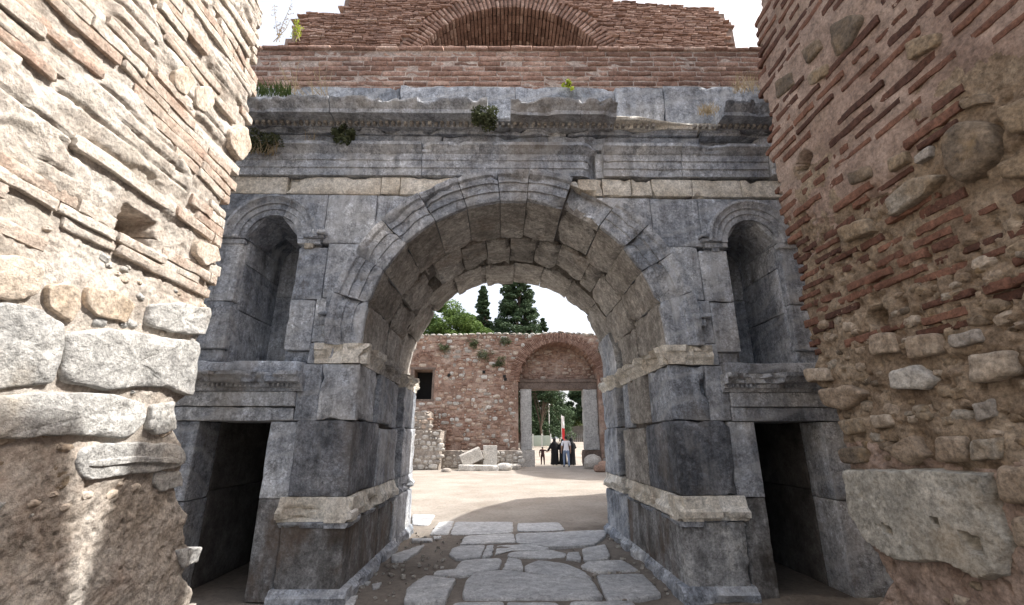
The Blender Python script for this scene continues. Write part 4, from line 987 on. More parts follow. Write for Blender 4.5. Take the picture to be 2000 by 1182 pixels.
V, F = wall_sheet(1, rend, 6.6, rdisp, 1.15, 8)
def split_mat():
    N = NT('pink_and_ochre_mortar'); return N
ms = mesh('mortar', V, F, [M['rmortar'], M['rmortar_old']], True, None)
cz = V[F].mean(1); pn = fbm(cz*np.array([0.0, 1.6, 1.6])+5, 3, 3)
idx = ((cz[:, 2]+(pn-0.5)*1.6+(fbm(cz*9, 3)-0.5)*0.5) < 3.3) & ((cz[:, 2]+(pn-0.5)*0.6) > 1.62)
idx &= ~(fbm(cz*np.array([0, 1.1, 1.1])+9.3, 3, 6) > 0.60)
ms.polygons.foreach_set('material_index', idx.astype(np.int32))
ob('mortar', ms, rwall)
# an added, unseen mass behind this wall throws the shadow edge (and the bright slot) on the wall opposite
k_ = math.tan(SUN_EL)/math.cos(SUN_AZ); ty = math.tan(SUN_AZ)
def topz(y, z): return (y+2*WX*ty, z+2*WX*k_)
TX = 4.0; DX = TX+WX
def topz(y, z): return (y+DX*ty, z+DX*k_)
edge = [(-3.0, 10.3), (-1.0, 10.1), topz(0.8, 1.80), topz(2.0, 1.74), topz(2.50, 1.70), topz(2.74, 1.66), topz(2.78, 1.5), topz(2.86, 1.2), topz(2.97, 0.9), topz(3.06, 0.6), topz(3.15, 0.1), topz(3.24, 0.1), topz(3.26, 0.6), topz(3.21, 0.9), topz(3.18, 1.3), topz(3.19, 1.5), topz(3.25, 1.64), topz(3.55, 1.66), (5.0, topz(3, 1.60)[1])]
V, F = prismYZ([(-3, -0.1), (3.0, -0.1), (3.0, 6.55), (-3, 6.55)], WX+0.35, WX+1.6); ob('wall_core', mesh('wall_core', V, F, M['rmortar'], False), rwall)
# strip prisms under the notched outline of the added rear mass
J = Join()
for (a_, b_) in zip(edge[:-1], edge[1:]):
    V, F = prismYZ([(a_[0], -0.1), (b_[0], -0.1), (b_[0], b_[1]), (a_[0], a_[1])], TX, TX+0.6); J.add(V, F, 0.5)
J.build('rear_shadow_mass', M['rmortar'], rwall, smooth_=False)
M['rpale'] = stone_mat('buff_field_stone', [(0.0, (0.26, 0.20, 0.145)), (0.5, (0.35, 0.285, 0.22)), (1.0, (0.46, 0.40, 0.33))], 0.7, 4.0, 1.4, stains=[((0.17, 0.13, 0.10), 5.0, 0.58, 0.74, 0.5, 1.0)], bump=0.9, bs=26)
rmap = lambda u, v, h: np.stack([WX-h+0.0*u, u, v], 1)
for k, (n, Pq, h) in enumerate(RP):
    mat = {'big_block': M['rblock'], 'grey': M['fgrey'], 'pale': M['rpale'], 'stone': M['rstone']}[n]
    Pq = Pq[::-1]
    if n == 'big_block':
        # a flat faced block on a fine grid so that its drilled holes are real hollows
        ys = np.array([p[0] for p in Pq]); zs_ = np.array([p[1] for p in Pq])
        res = 0.0115; gy = np.arange(ys.min(), ys.max()+res, res); gz = np.arange(zs_.min(), zs_.max()+res, res)
        GY, GZ = np.meshgrid(gy, gz, indexing='ij')
        Pn = np.array(Pq); dd = np.full(GY.shape, 9.0); ins = np.zeros(GY.shape, bool)
        for i in range(len(Pn)):
            a, b = Pn[i], Pn[i-1]; ab = b-a; t = np.clip(((GY-a[0])*ab[0]+(GZ-a[1])*ab[1])/(ab@ab), 0, 1)
            dd = np.minimum(dd, np.hypot(GY-a[0]-t*ab[0], GZ-a[1]-t*ab[1]))
            cr = ((a[1] > GZ) != (b[1] > GZ)) & (GY < (b[0]-a[0])*(GZ-a[1])/np.where(b[1] == a[1], 1e-9, b[1]-a[1])+a[0]); ins ^= cr
        G3 = np.stack([GY, GZ, GY*0], -1); sd = np.where(ins, dd, -dd)+(fbm(G3*12, 3)-0.5)*0.014
        H = -0.10+0.15*smooth(-0.004, 0.022, sd)+(fbm(G3*10, 4, 4)-0.5)*0.016-np.clip(fbm(G3*30, 2, 8)-0.62, 0, 1)*0.05
        for (hy, hz), ry, rz in BH:
            qy = (GY-hy)/ry; qz = (GZ-hz-0.25*(GY-hy))/rz; q = np.maximum(np.abs(qy), np.abs(qz))+(fbm(G3*25, 2)-0.5)*0.3
            H = H-0.085*smooth(1.1, 0.75, q)
        V = np.stack([WX-H, GY, GZ], -1).reshape(-1, 3); m = len(gz); i = np.arange(len(gy)-1)[:, None]*m+np.arange(m-1)[None]
        F = np.stack([i, i+m, i+m+1, i+1], -1).reshape(-1, 4)
        keep = (sd > -0.02).reshape(-1)[F].any(1); F = F[keep][:, ::-1]
        u, inv = np.unique(F, return_inverse=True); V = V[u]; F = inv.reshape(-1, 4)
        o = ob('marble_block', mesh('marble_block', V, F, mat, True, 50), rwall); o['label'] = 'big speckled marble block with drilled square holes'
        continue
    V, F = ringstone(Pq, h*0.72, 0.12, rmap, npt=34, rings=((1.0, 0.1), (0.97, 0.65), (0.91, 0.95), (0.66, 1.05), (0.35, 1.0), (0.12, 1.0)), jit=0.02, amp=0.014, seed=140+k)
    ob('stone', mesh('stone', V, F, mat, True, 60), rwall)
J = Join(); nb = 0
cand = []
z = 2.2
while z < 6.4:
    old = z < 3.3; y = 1.0+random.uniform(0, 0.25); ez = float(rend(np.array([z]))[0]); pitch = 0.076 if old else 0.104
    while y < ez:
        L = random.choice((0.16, 0.28, 0.34, 0.40, 0.48))*random.uniform(0.85, 1.1) if not old else random.uniform(0.14, 0.40)
        if y+L > ez+0.03: L = ez-y+random.uniform(-0.02, 0.03)
        if L < 0.05: break
        ym = y+L/2
        if not blocked(y, y+L, z, RP, RW_HOLES) and random.random() < (0.90 if not old else 0.80) and fbm(np.array([[ym*1.2, z*1.8, 5.0]]), 2, 3)[0] < 0.72:
            cand.append((ym, z+random.uniform(-0.012, 0.012), L, old))
        y += L+random.uniform(0.01, 0.10)
    z += pitch
for (ym, z, L, old) in cand:
    base = max(float(np.clip(rdisp(np.array([q_]), np.array([z]))[0], -0.05, 0.06)) for q_ in (ym-L*0.35, ym, ym+L*0.35))-0.003
    vis = z < 5.9 and nb < 300 and ym > 1.5; nb += vis
    h = random.uniform(0.036, 0.062)
    place('plank', rwall, M['rbrick'], (WX-base+0.060-random.uniform(-0.002, 0.007), ym, z), (L-0.01, 0.13, h), R(-90), random.uniform(-0.03, 0.03), name='brick', join=None if vis else J)
if J.n: J.build('brick_courses', M['rbrick'], rwall, kind='stuff')
for k in range(260):
    y = random.uniform(1.9, 3.6); z = random.uniform(0.7, 2.5)
    if y > float(rend(np.array([z]))[0])-0.04: continue
    s = random.uniform(0.035, 0.10)
    if blocked(y-s/2, y+s/2, z, RP, RW_HOLES) or blocked(y-s/2, y+s/2, z+s*0.4, RP, RW_HOLES): continue
    if z < 1.45 and random.random() < 0.7: continue
    place('stone', rwall, random.choice((M['rstone'], M['rpale'], M['rstone'])), (WX-float(np.clip(rdisp(np.array([y]), np.array([z]))[0], -0.05, 0.05))+0.03, y, z), (s*1.5, 0.09, s), R(-90), random.uniform(-0.3, 0.3))
# ================================================================== COURTYARD GATE WALL (Byzantine rubble and brick)
YW = 28.0
def fw_(x, y, Y=YW): p = onY(x, y, Y); return (p[0], p[2])
fgate = root('rubble_wall', 'red rubble and brick wall with an arched gateway across the sunny courtyard', 'wall', (0, YW, 0))
DX0, DX1, DZ = 1.85, 5.12, 4.58                 # clear opening between the posts
AX0, AX1 = 1.06, 6.1; ACX = (AX0+AX1)/2; ARD = (AX1-AX0)/2; AZ = 5.02; ATOP = 7.5
def ar_y(dx): return AZ+(ATOP-AZ)*math.sqrt(max(0, 1-(dx/ARD)**2))
ftop = [(-14, 7.6), (-9, 7.7), (-5.3, 7.92), (-3, 7.95), (-0.6, 8.05), (0.7, 8.0), (2.0, 8.0), (2.9, 8.12), (3.6, 8.16), (4.4, 8.1), (6, 8.0), (8, 7.9), (11, 8.2), (16, 8.0)]
def ft(x): return float(np.interp(x, [p[0] for p in ftop], [p[1] for p in ftop]))
WN = [fw_(808, 722), fw_(842, 780)]; WX0, WX1, WZ1, WZ0 = WN[0][0], WN[1][0], WN[0][1], WN[1][1]
def far_wall():
    J = Join(); th = 1.5
    def bx(x0, x1, z0, z1, y0=YW, y1=YW+th):
        V, F = boxvf((x0, y0, z0), (x1, y1, z1)); J.add(V, F, 0.4)
    xs = np.arange(-14, 16.01, 0.25)
    for a, b in zip(xs[:-1], xs[1:]):
        xm = (a+b)/2; t = ft(xm)+(vnoise(np.array([[xm*3, 0.5, 0.5]]))[0]-0.5)*0.16
        if AX0-0.001 <= a and b <= AX1+0.001 or (AX0 < xm < AX1): z0 = ar_y(xm-ACX)
        else: z0 = -0.1
        if WX0 < xm < WX1: bx(a, b, -0.1, WZ0); bx(a, b, WZ1, t)
        else: bx(a, b, z0, t)
    J.build('mortar', M['fmortar'], fgate, smooth_=False)
    J = Join()
    bx2 = lambda x0, x1, z0, z1, y0, y1: J.add(*boxvf((x0, y0, z0), (x1, y1, z1)), 0.2)
    # tympanum over the lintel, set back
    n = 24
    for k in range(n):
        a = AX0+(AX1-AX0)*k/n; b = AX0+(AX1-AX0)*(k+1)/n
        bx2(a, b, 5.2, max(5.22, ar_y((a+b)/2-ACX)+0.05), YW+1.12, YW+1.45)
    J.build('tympanum', M['fmortar'], fgate, smooth_=False)
    # lintel, posts, post bases
    V, F = rbox((AX0-0.05, YW+0.38, 4.58), (AX1+0.05, YW+1.3, 5.22), 0.3, 0.02, 0.05, 0.02, 61); lin = ob('lintel', mesh('lintel', V, F, M['flintel']), fgate)
    V, F = rbox((AX0, YW+0.33, 5.02), (AX1, YW+0.4, 5.2), 0.3, 0.02, 0.05, 0.02, 62); ob('lintel_fascia', mesh('lintel_fascia', V, F, M['flintel']), lin)
    for x0, x1, b0, b1 in ((1.14, DX0, 1.05, 2.0), (DX1, 5.98, 5.0, 6.1)):
        V, F = rbox((x0, YW+0.40, 0.95), (x1, YW+1.2, 4.59), 0.25, 0.02, 0.06, 0.015, int(x0*9)); post = ob('door_post', mesh('door_post', V, F, M['fpost']), fgate)
        V, F = rbox((b0, YW+0.25, -0.05), (b1, YW+1.3, 0.95), 0.25, 0.03, 0.10, 0.03, int(x0*7)); ob('post_base', mesh('post_base', V, F, M['flintel'] if x0 > 3 else M['fgrey']), post)
    # window: frame stones, near-black sheet behind with the room's shade in its colour
    V, F = boxvf((WX0-0.3, YW+1.3, WZ0-0.3), (WX1+0.3, YW+1.45, WZ1+0.3)); win = ob('window', mesh('window', V, F, M['recess_shade'], False), fgate)
    for nm, a in (('frame', (WX0-0.16, WX0, WZ0-0.1, WZ1)), ('frame', (WX1, WX1+0.14, WZ0-0.1, WZ1)), ('head', (WX0-0.2, WX1+0.2, WZ1, WZ1+0.14)), ('sill', (WX0-0.2, WX1+0.2, WZ0-0.12, WZ0))):
        V, F = rbox((a[0], YW-0.03, a[2]), (a[1], YW+0.5, a[3]), 0.3, 0.02, 0.03, 0.01, 64); ob(nm, mesh(nm, V, F, M['flintel']), win)
    # brick arches: gateway (three rings of thin bricks) and the small blind arch over the window
    J = Join()
    m = 92
    for k in range(m):
        t = math.pi*(k+0.5)/m
        for q, rr in enumerate((0.16, 0.46)):
            x = ACX+(ARD+rr)*math.cos(t); z = AZ+(ATOP-AZ+rr)*math.sin(t)
            if z > ft(x)-0.02: continue
            o = ob('arch_brick', shared('brick', random.randrange(10), M['fbrick']), fgate, (x, YW+0.04+random.uniform(-0.02, 0.01), z), (0, -t, 0), (0.29, 0.25, 0.062))
    # intrados strips of the arch
    for k in range(46):
        t = math.pi*(k+0.5)/46; x = ACX+(ARD+0.03)*math.cos(t); z = AZ+(ATOP-AZ+0.03)*math.sin(t)
        V, F = UB[k % 10]; V = V*np.array((0.12, 1.3, 0.17)); ct, st = math.cos(-t), math.sin(-t)
        J.add(np.stack([V[:, 0]*ct+V[:, 2]*st, V[:, 1], -V[:, 0]*st+V[:, 2]*ct], 1)+np.array((x, YW+0.6, z)), F)
    J.build('arch_soffit', M['fbrick'], fgate, kind='stuff')
    wc = ((WX0+WX1)/2, fw_(826, 705)[1])
    for ring in (0.42, 0.60):
        for k in range(18):
            t = math.pi*(k+0.5)/18
            ob('arch_brick', shared('brick', random.randrange(10), M['fbrick']), fgate, (wc[0]+ring*math.cos(t), YW-0.01, wc[1]+ring*math.sin(t)), (0, -t, 0), (0.13, 0.14, 0.05))
    # rubble facing: largest stones as parts, the rest joined
    pcs = []
    def facing(x0, x1, z0, z1, Y, sz, mats, ok, proud=0.0, brick=0.25):
        # uneven rubble: each stone finds the gap left by its neighbours, thin bricks level the beds here and there
        cell = 0.14; occ = {}
        cells = [(i, j) for i in range(int((x1-x0)/cell)+1) for j in range(int((z1-z0)/cell)+1)]; random.shuffle(cells)
        def free(i0, i1, j0, j1): return all((i, j) not in occ for i in range(i0, i1) for j in range(j0, j1))
        for (wa, ha) in ((4, 2), (3, 2), (2, 2), (3, 1), (2, 1), (1, 1)):
            for (i, j) in cells:
                if random.random() > {8: 0.05, 6: 0.16, 4: 0.30, 3: 0.35, 2: 0.8, 1: 1.0}[wa*ha]: continue
                if not free(i, i+wa, j, j+ha): continue
                for q in range(i, i+wa):
                    for v in range(j, j+ha): occ[(q, v)] = 1
                L = wa*cell; hh = ha*cell; x = x0+i*cell+L/2; z = z0+j*cell+hh/2+0.05*math.sin(x*1.3+j)
                if random.random() < 0.05 or z+hh/2 > z1+0.1: continue
                if ok(x, z, L/2):
                    isb = wa >= 2 and ha == 1 and random.random() < brick*2.2
                    pcs.append(('brick' if isb else 'stone', (x+random.uniform(-0.02, 0.02), Y+0.065-proud+random.uniform(-0.03, 0.02), z+random.uniform(-0.025, 0.025)), (L*random.uniform(0.82, 1.0), 0.22, (0.06 if isb else hh*random.uniform(0.8, 1.0))), M['fbrick'] if isb else random.choice(mats)))
    def ok1(x, z, r):
        if z > ft(x)-0.03: return False
        if AX0-0.65 < x < AX1+0.65 and z < 5.0 and AX0-r-0.02 < x < AX1+r+0.02: return False
        if z >= 5.0 and ((x-ACX)/(ARD+0.66))**2+((z-AZ)/(ATOP-AZ+0.66))**2 < 1: return False
        if WX0-0.2-r < x < WX1+0.2+r and WZ0-0.2 < z < WZ1+0.2: return False
        if math.hypot(x-wc[0], z-wc[1]) < 0.75 and z > wc[1]-0.05: return False
        if x < 1 and z < 0.95: return False
        return fbm(np.array([[x*0.55, z*0.7, 1.0]]), 2, 2)[0] < 0.68
    facing(-6.8, 8.2, 0.0, 8.1, YW, (0.17, 0.36), (M['fstone'], M['fstone'], M['fgrey']), ok1, brick=0.34)
    def ok2(x, z, r): return ((x-ACX)/(ARD-0.05))**2+((z-AZ)/(ATOP-AZ-0.05))**2 < 1 and z > 5.22
    facing(AX0, AX1, 5.24, 7.5, YW+1.12, (0.20, 0.32), (M['fstone'],), ok2, brick=0.0)
    # foundation ledge and the stepped grey stub at its end
    V, F = rbox((-3.4, 26.5, -0.1), (0.95, YW+0.1, 0.95), 0.3, 0.03, 0.15, 0.05, 71); ob('foundation', mesh('foundation', V, F, M['fgmort']), fgate)
    V, F = rbox((-9.5, 25.4, -0.1), (-3.35, YW+0.1, 2.05), 0.3, 0.03, 0.2, 0.06, 72); ob('foundation', mesh('foundation', V, F, M['fgmort']), fgate)
    V, F = rbox((-9.5, 26.2, 2.0), (-4.1, YW+0.1, 3.1), 0.3, 0.03, 0.2, 0.06, 73); ob('foundation', mesh('foundation', V, F, M['fgmort']), fgate)
    facing(-3.3, 0.9, 0.0, 0.9, 26.5, (0.22, 0.4), (M['fgrey'],), lambda x, z, r: True, brick=0.0)
    facing(-6.6, -3.4, 0.0, 2.0, 25.4, (0.2, 0.38), (M['fgrey'],), lambda x, z, r: True, brick=0.0)
    facing(-6.4, -4.2, 2.1, 3.0, 26.2, (0.22, 0.42), (M['fgrey'], M['fstone']), lambda x, z, r: True, brick=0.0)
    # coping of light stones along the wall top
    x = -6.9
    while x < 8:
        L = random.uniform(0.25, 0.55)
        pcs.append(('stone', (x+L/2, YW+0.25, ft(x)+0.02), (L, 0.7, random.uniform(0.14, 0.26)), M['fgrey'])); x += L+0.02
    order = sorted(range(len(pcs)), key=lambda i: -pcs[i][2][0]*pcs[i][2][2])
    big = {'stone': 0, 'brick': 0}; JJ = {}
    vis = lambda c: -5.9 < c[0] < 7.2
    for i in order:
        kd, c, sz, mt = pcs[i]
        if vis(c) and big[kd] < 300: big[kd] += 1; place(kd, fgate, mt, c, sz, 0, random.uniform(-0.05, 0.05))
        else: place(kd, fgate, mt, c, sz, 0, random.uniform(-0.05, 0.05), join=JJ.setdefault(mt.name, (Join(), mt))[0])
    for nm, (j, mt) in JJ.items(): j.build('rubble_facing', mt, fgate, kind='stuff')
    # pilaster with pale capital stones beside the gateway, and a reused grey slab
    for (x0, x1, z0, z1, pr, mt) in ((6.15, 7.3, 5.0, 5.25, 0.30, 'fgrey'), (6.22, 7.2, 4.62, 4.82, 0.22, 'fgrey'), (6.2, 7.1, 4.1, 4.55, 0.15, 'fpost'), (6.35, 7.4, 2.15, 2.9, 0.12, 'fpost'), (6.15, 7.4, 0.55, 0.95, 0.45, 'fgrey'), (6.05, 7.5, -0.05, 0.5, 0.6, 'fgrey')):
        V, F = rbox((x0, YW-pr, z0), (x1, YW+0.2, z1), 0.25, 0.02, 0.06, 0.02, int(z0*10)+80); ob('reused_block', mesh('reused_block', V, F, M[mt]), fgate)
    # putlog holes as near-black blocks, their shade put into the colour
    for px in ((877, 733), (945, 727), (985, 735), (987, 741), (1190, 735)):
        x, z = fw_(*px); V, F = rbox((x-0.09, YW-0.075, z-0.09), (x+0.09, YW+0.1, z+0.09), 0.1, 0.01, 0.02, 0.01, 5); ob('putlog_hole_shade', mesh('putlog_hole_shade', V, F, M['recess_shade']), fgate)
M['fbrick'] = stone_mat('thin_red_brick', [(0.0, (0.20, 0.115, 0.085)), (0.5, (0.30, 0.185, 0.14)), (1.0, (0.41, 0.285, 0.225))], 0.8, 3.0, 1.4, bump=0.4, bs=14, bd=0.03)
M['fgmort'] = stone_mat('grey_wall_mortar', [(0.0, (0.20, 0.17, 0.145)), (1.0, (0.37, 0.33, 0.29))], 0.1, 1.2, 1.5, bump=0.7, bs=10, bd=0.04)
far_wall()

# ------------------------------------------------------------------ side walls of the courtyard (outside the frame on the right; their tops throw the shadows on the ground)
def side_wall(name_label, x0, x1, prof, mat):
    r = root('ruined_wall', name_label, 'wall', (x0, prof[0][0], 0))
    J = Join()
    for (a, b) in zip(prof[:-1], prof[1:]):
        V, F = prismYZ([(a[0], -0.1), (b[0], -0.1), (b[0], b[1]), (a[0], a[1])], x0, x1); J.add(V, F, 0.5)
    J.build('masonry', mat, r, smooth_=False); return r
KG = math.cos(SUN_AZ)/math.tan(SUN_EL)
def shadow_prof(pts, X0):
    """outline of a wall standing at X0 whose shadow edge falls along the given ground points"""
    out = []
    for x, y in pts: d = (X0-x); out.append((y+d*math.tan(SUN_AZ), d/KG if KG else 0))
    return out
g1 = [onZ(*p)[:2] for p in [(868, 1025), (890, 1012), (920, 999), (955, 988), (1007, 976), (1060, 971), (1130, 968)]]
pr = shadow_prof(g1, 6.0); pr = [(9.0, pr[0][1]+0.3)]+[p for p in pr if p[0] > 9.05]; pr = pr+[(pr[-1][0]+0.35, pr[-1][1]*0.75), (pr[-1][0]+0.5, 0.0)]
side_wall('stub of rubble wall joining the back of the marble gate', 6.0, 7.2, pr, M['fmortar'])
g2 = [onZ(*p)[:2] for p in [(1150, 938.5), (1060, 933.5), (1010, 925), (1000, 916)]]
pr = sorted(shadow_prof(g2, 9.6)); pr = [(pr[0][0]-0.4, 0.0), (pr[0][0]-0.1, pr[0][1]*0.8)]+pr+[(30.0, pr[-1][1]+0.2)]
side_wall('rubble tower flank joining the far courtyard wall', 9.6, 11.0, pr, M['fmortar'])

# ------------------------------------------------------------------ fallen stones in the courtyard
def fallen(label, name, V, F, mat, cat='block', grp=None):
    o = ob(name, mesh(name, V, F, mat)); tag(o, label, cat, grp, 'thing'); return o
def rot_box(c, size, rz, rx, ry, seed, chip=0.06, seg=0.12):
    V, F = rbox(-np.array(size)/2, np.array(size)/2, seg, 0.02, chip, 0.012, seed)
    Rm = np.array((Matrix.Rotation(rz, 3, 'Z') @ Matrix.Rotation(ry, 3, 'Y') @ Matrix.Rotation(rx, 3, 'X')))
    return V@Rm.T+np.array(c), F
c = onY(920, 899, 25.6); V, F = rot_box((c[0], 25.6, 0.66), (1.15, 0.7, 0.62), 0.15, 0.05, -0.42, 1); fallen('pale marble block lying tilted against the grey foundation', 'marble_block', V, F, M['fgrey'])
c = onY(957, 895, 25.9); V, F = rot_box((c[0], 25.9, 0.72), (0.76, 0.6, 1.05), 0.05, 0, 0.0, 2); fallen('upright grooved marble pedestal block beside the tilted block', 'pedestal_block', V, F, M['fgrey'])
c = onZ(935, 919); V, F = rot_box((c[0], c[1], 0.12), (2.1, 0.8, 0.30), 0.05, 0, 0.02, 3); fallen('long low marble slab lying in front of the pedestal block', 'marble_slab', V, F, M['fgrey'], 'slab')
def boulder(px, r, label, mat, seed, fl=0.8):
    c = onZ(*px); n = 14
    us, vs = np.meshgrid(np.linspace(0, 2*math.pi, 18, endpoint=False), np.linspace(-1.45, 1.45, 9), indexing='ij')
    D = np.stack([np.cos(us)*np.cos(vs), np.sin(us)*np.cos(vs), np.sin(vs)], -1).reshape(-1, 3)
    D = np.sign(D)*np.abs(D)**0.8
    V = D*(0.75+0.6*fbm(D*1.6, 3, seed)[:, None])*np.array([r*1.15, r*0.9, r*fl])+np.array([c[0], c[1], r*fl*0.8])
    m = 9; F = []
    for i in range(18):
        for j in range(8): i2 = (i+1) % 18; F.append((i*m+j, i2*m+j, i2*m+j+1, i*m+j+1))
    F.append(tuple(i*m for i in range(17, -1, -1))); F.append(tuple(i*m+8 for i in range(18)))
    fallen(label, 'boulder', V, F, mat, 'stone')
boulder((1158, 916), 0.42, 'round pale boulder leaning by the right door post base', M['fgrey'], 3, 0.95)
boulder((1172, 922), 0.26, 'small angular stone in front of the round boulder', M['fstone'], 4, 0.75)
boulder((1022, 901), 0.42, 'low rock at the foot of the left door post', M['fgrey'], 5, 0.8)
boulder((985, 919), 0.34, 'flat stone between the long slab and the doorway', M['fgrey'], 6, 0.6)
boulder((1005, 917), 0.26, 'little stone on the courtyard ground near the doorway', M['fgrey'], 7, 0.6)
boulder((1186, 918), 0.36, 'squat stone at the foot of the pale pilaster', M['fstone'], 8, 0.75)
boulder((872, 922), 0.20, 'small stone at the foot of the grey foundation', M['fgrey'], 9, 0.5)
# pebbles and rubble crumbs scattered along the passage edges
J = Join()
for k in range(200):
    s = random.choice((-1, 1)); x = CX+s*random.triangular(0.6, 1.72, 1.68); y = random.triangular(5.0, 9.4, 6.0)
    r = random.uniform(0.008, 0.026)*(1.4 if random.random() < 0.08 else 1)
    V, F = US[random.randrange(14)]; V = V@np.array(Matrix.Rotation(random.uniform(0, 6), 3, 'Z') @ Matrix.Rotation(1.57+random.uniform(-0.4, 0.4), 3, 'X')).T
    J.add(V*np.array((r*2.2, r*1.8, r*1.3))+np.array((x, y, 0.012)), F)
o = J.build('gravel', M['fgrey']); tag(o, 'loose stone crumbs along the passage walls', 'gravel', kind='stuff')
# ================================================================== VEGETATION
M['bark'] = plain_mat('bark', (0.10, 0.075, 0.055), 0.95, vary=0.35, scale=9)
M['leaf_pine'] = leaf_mat('bright_pine_needles', (0.042, 0.080, 0.020), (0.13, 0.20, 0.05), 0.9)
M['leaf_dark'] = leaf_mat('dark_conifer_needles', (0.022, 0.045, 0.024), (0.07, 0.11, 0.052), 1.1, 0.15)
M['leaf_mid'] = leaf_mat('shrub_leaves', (0.03, 0.055, 0.018), (0.10, 0.14, 0.04), 1.1)
M['leaf_dusty'] = leaf_mat('dusty_wall_shrub_leaves', (0.045, 0.06, 0.03), (0.13, 0.15, 0.08), 4.0)
M['leaf_lime'] = leaf_mat('lime_leaves', (0.22, 0.30, 0.03), (0.42, 0.48, 0.06), 6.0, 0.4)
M['leaf_pale'] = leaf_mat('haze_paled_leaves', (0.12, 0.15, 0.09), (0.26, 0.29, 0.20), 0.4, 0.3)  # distance haze is put into these lighter leaf colours
M['straw'] = leaf_mat('dry_straw', (0.25, 0.19, 0.11), (0.48, 0.40, 0.27), 8.0, 0.2)
M['twig'] = plain_mat('pale_twigs', (0.36, 0.33, 0.29), 0.9, vary=0.2)
def leaves(C, Rr, n, size, r, flat=0.5, down=0.0):
    """n leaf quads spread through the volume of each clump"""
    V = []
    C = np.asarray(C, float); Rr = np.asarray(Rr, float)
    if Rr.ndim == 1: Rr = np.repeat(Rr[:, None], 3, 1)
    k = len(C); idx = np.repeat(np.arange(k), n); N = len(idx)
    d = r.normal(size=(N, 3)); d /= np.linalg.norm(d, axis=1)[:, None]
    rad = r.uniform(0.35, 1.0, N)**0.6
    p = C[idx]+d*rad[:, None]*Rr[idx]
    a = r.normal(size=(N, 3)); a[:, 2] *= flat; a /= np.linalg.norm(a, axis=1)[:, None]
    b = np.cross(a, d+r.normal(size=(N, 3))*0.6); b /= np.maximum(np.linalg.norm(b, axis=1)[:, None], 1e-6)
    s = size*r.uniform(0.6, 1.3, N)[:, None]
    Q = np.stack([p-a*s-b*s*0.35, p+a*s*0.2-b*s*0.5, p+a*s, p-a*s*0.1+b*s*0.5], 1).reshape(-1, 3)
    return Q, np.arange(len(Q)).reshape(-1, 4)
def trunk_mesh(x, y, z0, h, r0, limbs, r):
    J = Join(); pts = [(x+r.normal(0, 0.06)*k, y+r.normal(0, 0.06)*k, z0+h*k/6) for k in range(7)]
    V, F = tube(pts, [r0*(1.25 if k == 0 else 1)*(1-0.13*k) for k in range(7)], 9); J.add(V, F)
    for (t, ex, ey, ez) in limbs:
        p0 = Vector(pts[min(6, int(t*6))]); e = Vector((x+ex, y+ey, z0+ez)); m = (p0+e)/2+Vector((0, 0, 0.25))
        V, F = tube([p0, m, e], [r0*0.42, r0*0.28, r0*0.08], 6); J.add(V, F)
    return J
def tree(name, label, pos, h, crown_c, crown_r, nclump, clump_r, nleaf, lsize, mat, seed, group=None, r0=0.22, shape='round'):
    r = np.random.default_rng(seed); x, y = pos; z0 = float(ground_z(np.array(x), np.array(y)))
    t = root(name, label, 'tree', (x, y, z0), group)
    C = []; Rr = []
    for k in range(nclump):
        if shape == 'round':
            d = r.normal(size=3); d /= np.linalg.norm(d); q = r.uniform(0.3, 1.0)**0.5
            c = np.array(crown_c)+d*q*np.array(crown_r)
            rr = clump_r*r.uniform(0.6, 1.2)
        else:                                       # pointed conifer: rings of drooping tufts that shrink upwards
            f = r.uniform(0, 1)**1.05; zc = z0+h*(0.10+0.88*f); w = crown_r[0]*(1-f)**0.72*(0.75+0.45*vnoise(np.array([[f*9+seed, 1, 1]]))[0])
            a = r.uniform(0, 2*math.pi); q = r.uniform(0.35, 1.0); c = np.array((x+w*q*math.cos(a), y+w*q*math.sin(a), zc-0.25*w*q))
            rr = clump_r*(0.5+0.7*(1-f))*r.uniform(0.6, 1.2)
        C.append(c); Rr.append((rr, rr, rr*(0.62 if shape == 'round' else 0.5)))
    V, F = leaves(C, Rr, nleaf, lsize, r)
    me = mesh('crown', V, F, mat, False); o = ob('crown', me, t)
    lim = [(r.uniform(0.4, 0.95), *(np.array(C[k])-np.array((x, y, z0)))) for k in r.choice(nclump, min(16, nclump), replace=False)]
    trunk_mesh(x, y, z0-0.1, h*0.92 if shape != 'round' else crown_c[2]-z0, r0, lim, r).build('trunk', M['bark'], t)
    return t
def at(px, Y): p = onY(px[0], px[1], Y); return p
c = at((878, 648), 42); tree('pine_tree', 'bright green rounded pine behind the courtyard wall', (c[0], 42), 13, (c[0], 42, c[2]-0.9), (3.5, 3.0, 3.3), 85, 1.0, 900, 0.095, M['leaf_pine'], 1, None, 0.3)
c = at((815, 668), 41); tree('pine_tree', 'small lighter pine crown low beside the rounded pine', (c[0], 41), 11, (c[0], 41, c[2]-0.6), (1.6, 1.5, 1.5), 26, 0.7, 380, 0.13, M['leaf_pine'], 2, None, 0.2)
c = at((944, 555), 52); tree('cypress_tree', 'slim dark cypress between the pine and the tall conifer', (c[0], 52), c[2]-1.25, None, (3.1, 3.1), 420, 0.6, 210, 0.10, M['leaf_dark'], 3, None, 0.25, 'cone')
c = at((1008, 520), 50); tree('conifer_tree', 'tall broad dark conifer rising behind the courtyard wall', (c[0], 50), c[2]-1.2, None, (6.6, 6.6), 760, 0.85, 210, 0.11, M['leaf_dark'], 4, None, 0.35, 'cone')
c = at((1060, 618), 54); tree('conifer_tree', 'short dark conifer tip beside the tall broad conifer', (c[0], 54), c[2]-1.25, None, (2.8, 2.8), 300, 0.55, 190, 0.10, M['leaf_dark'], 5, None, 0.2, 'cone')
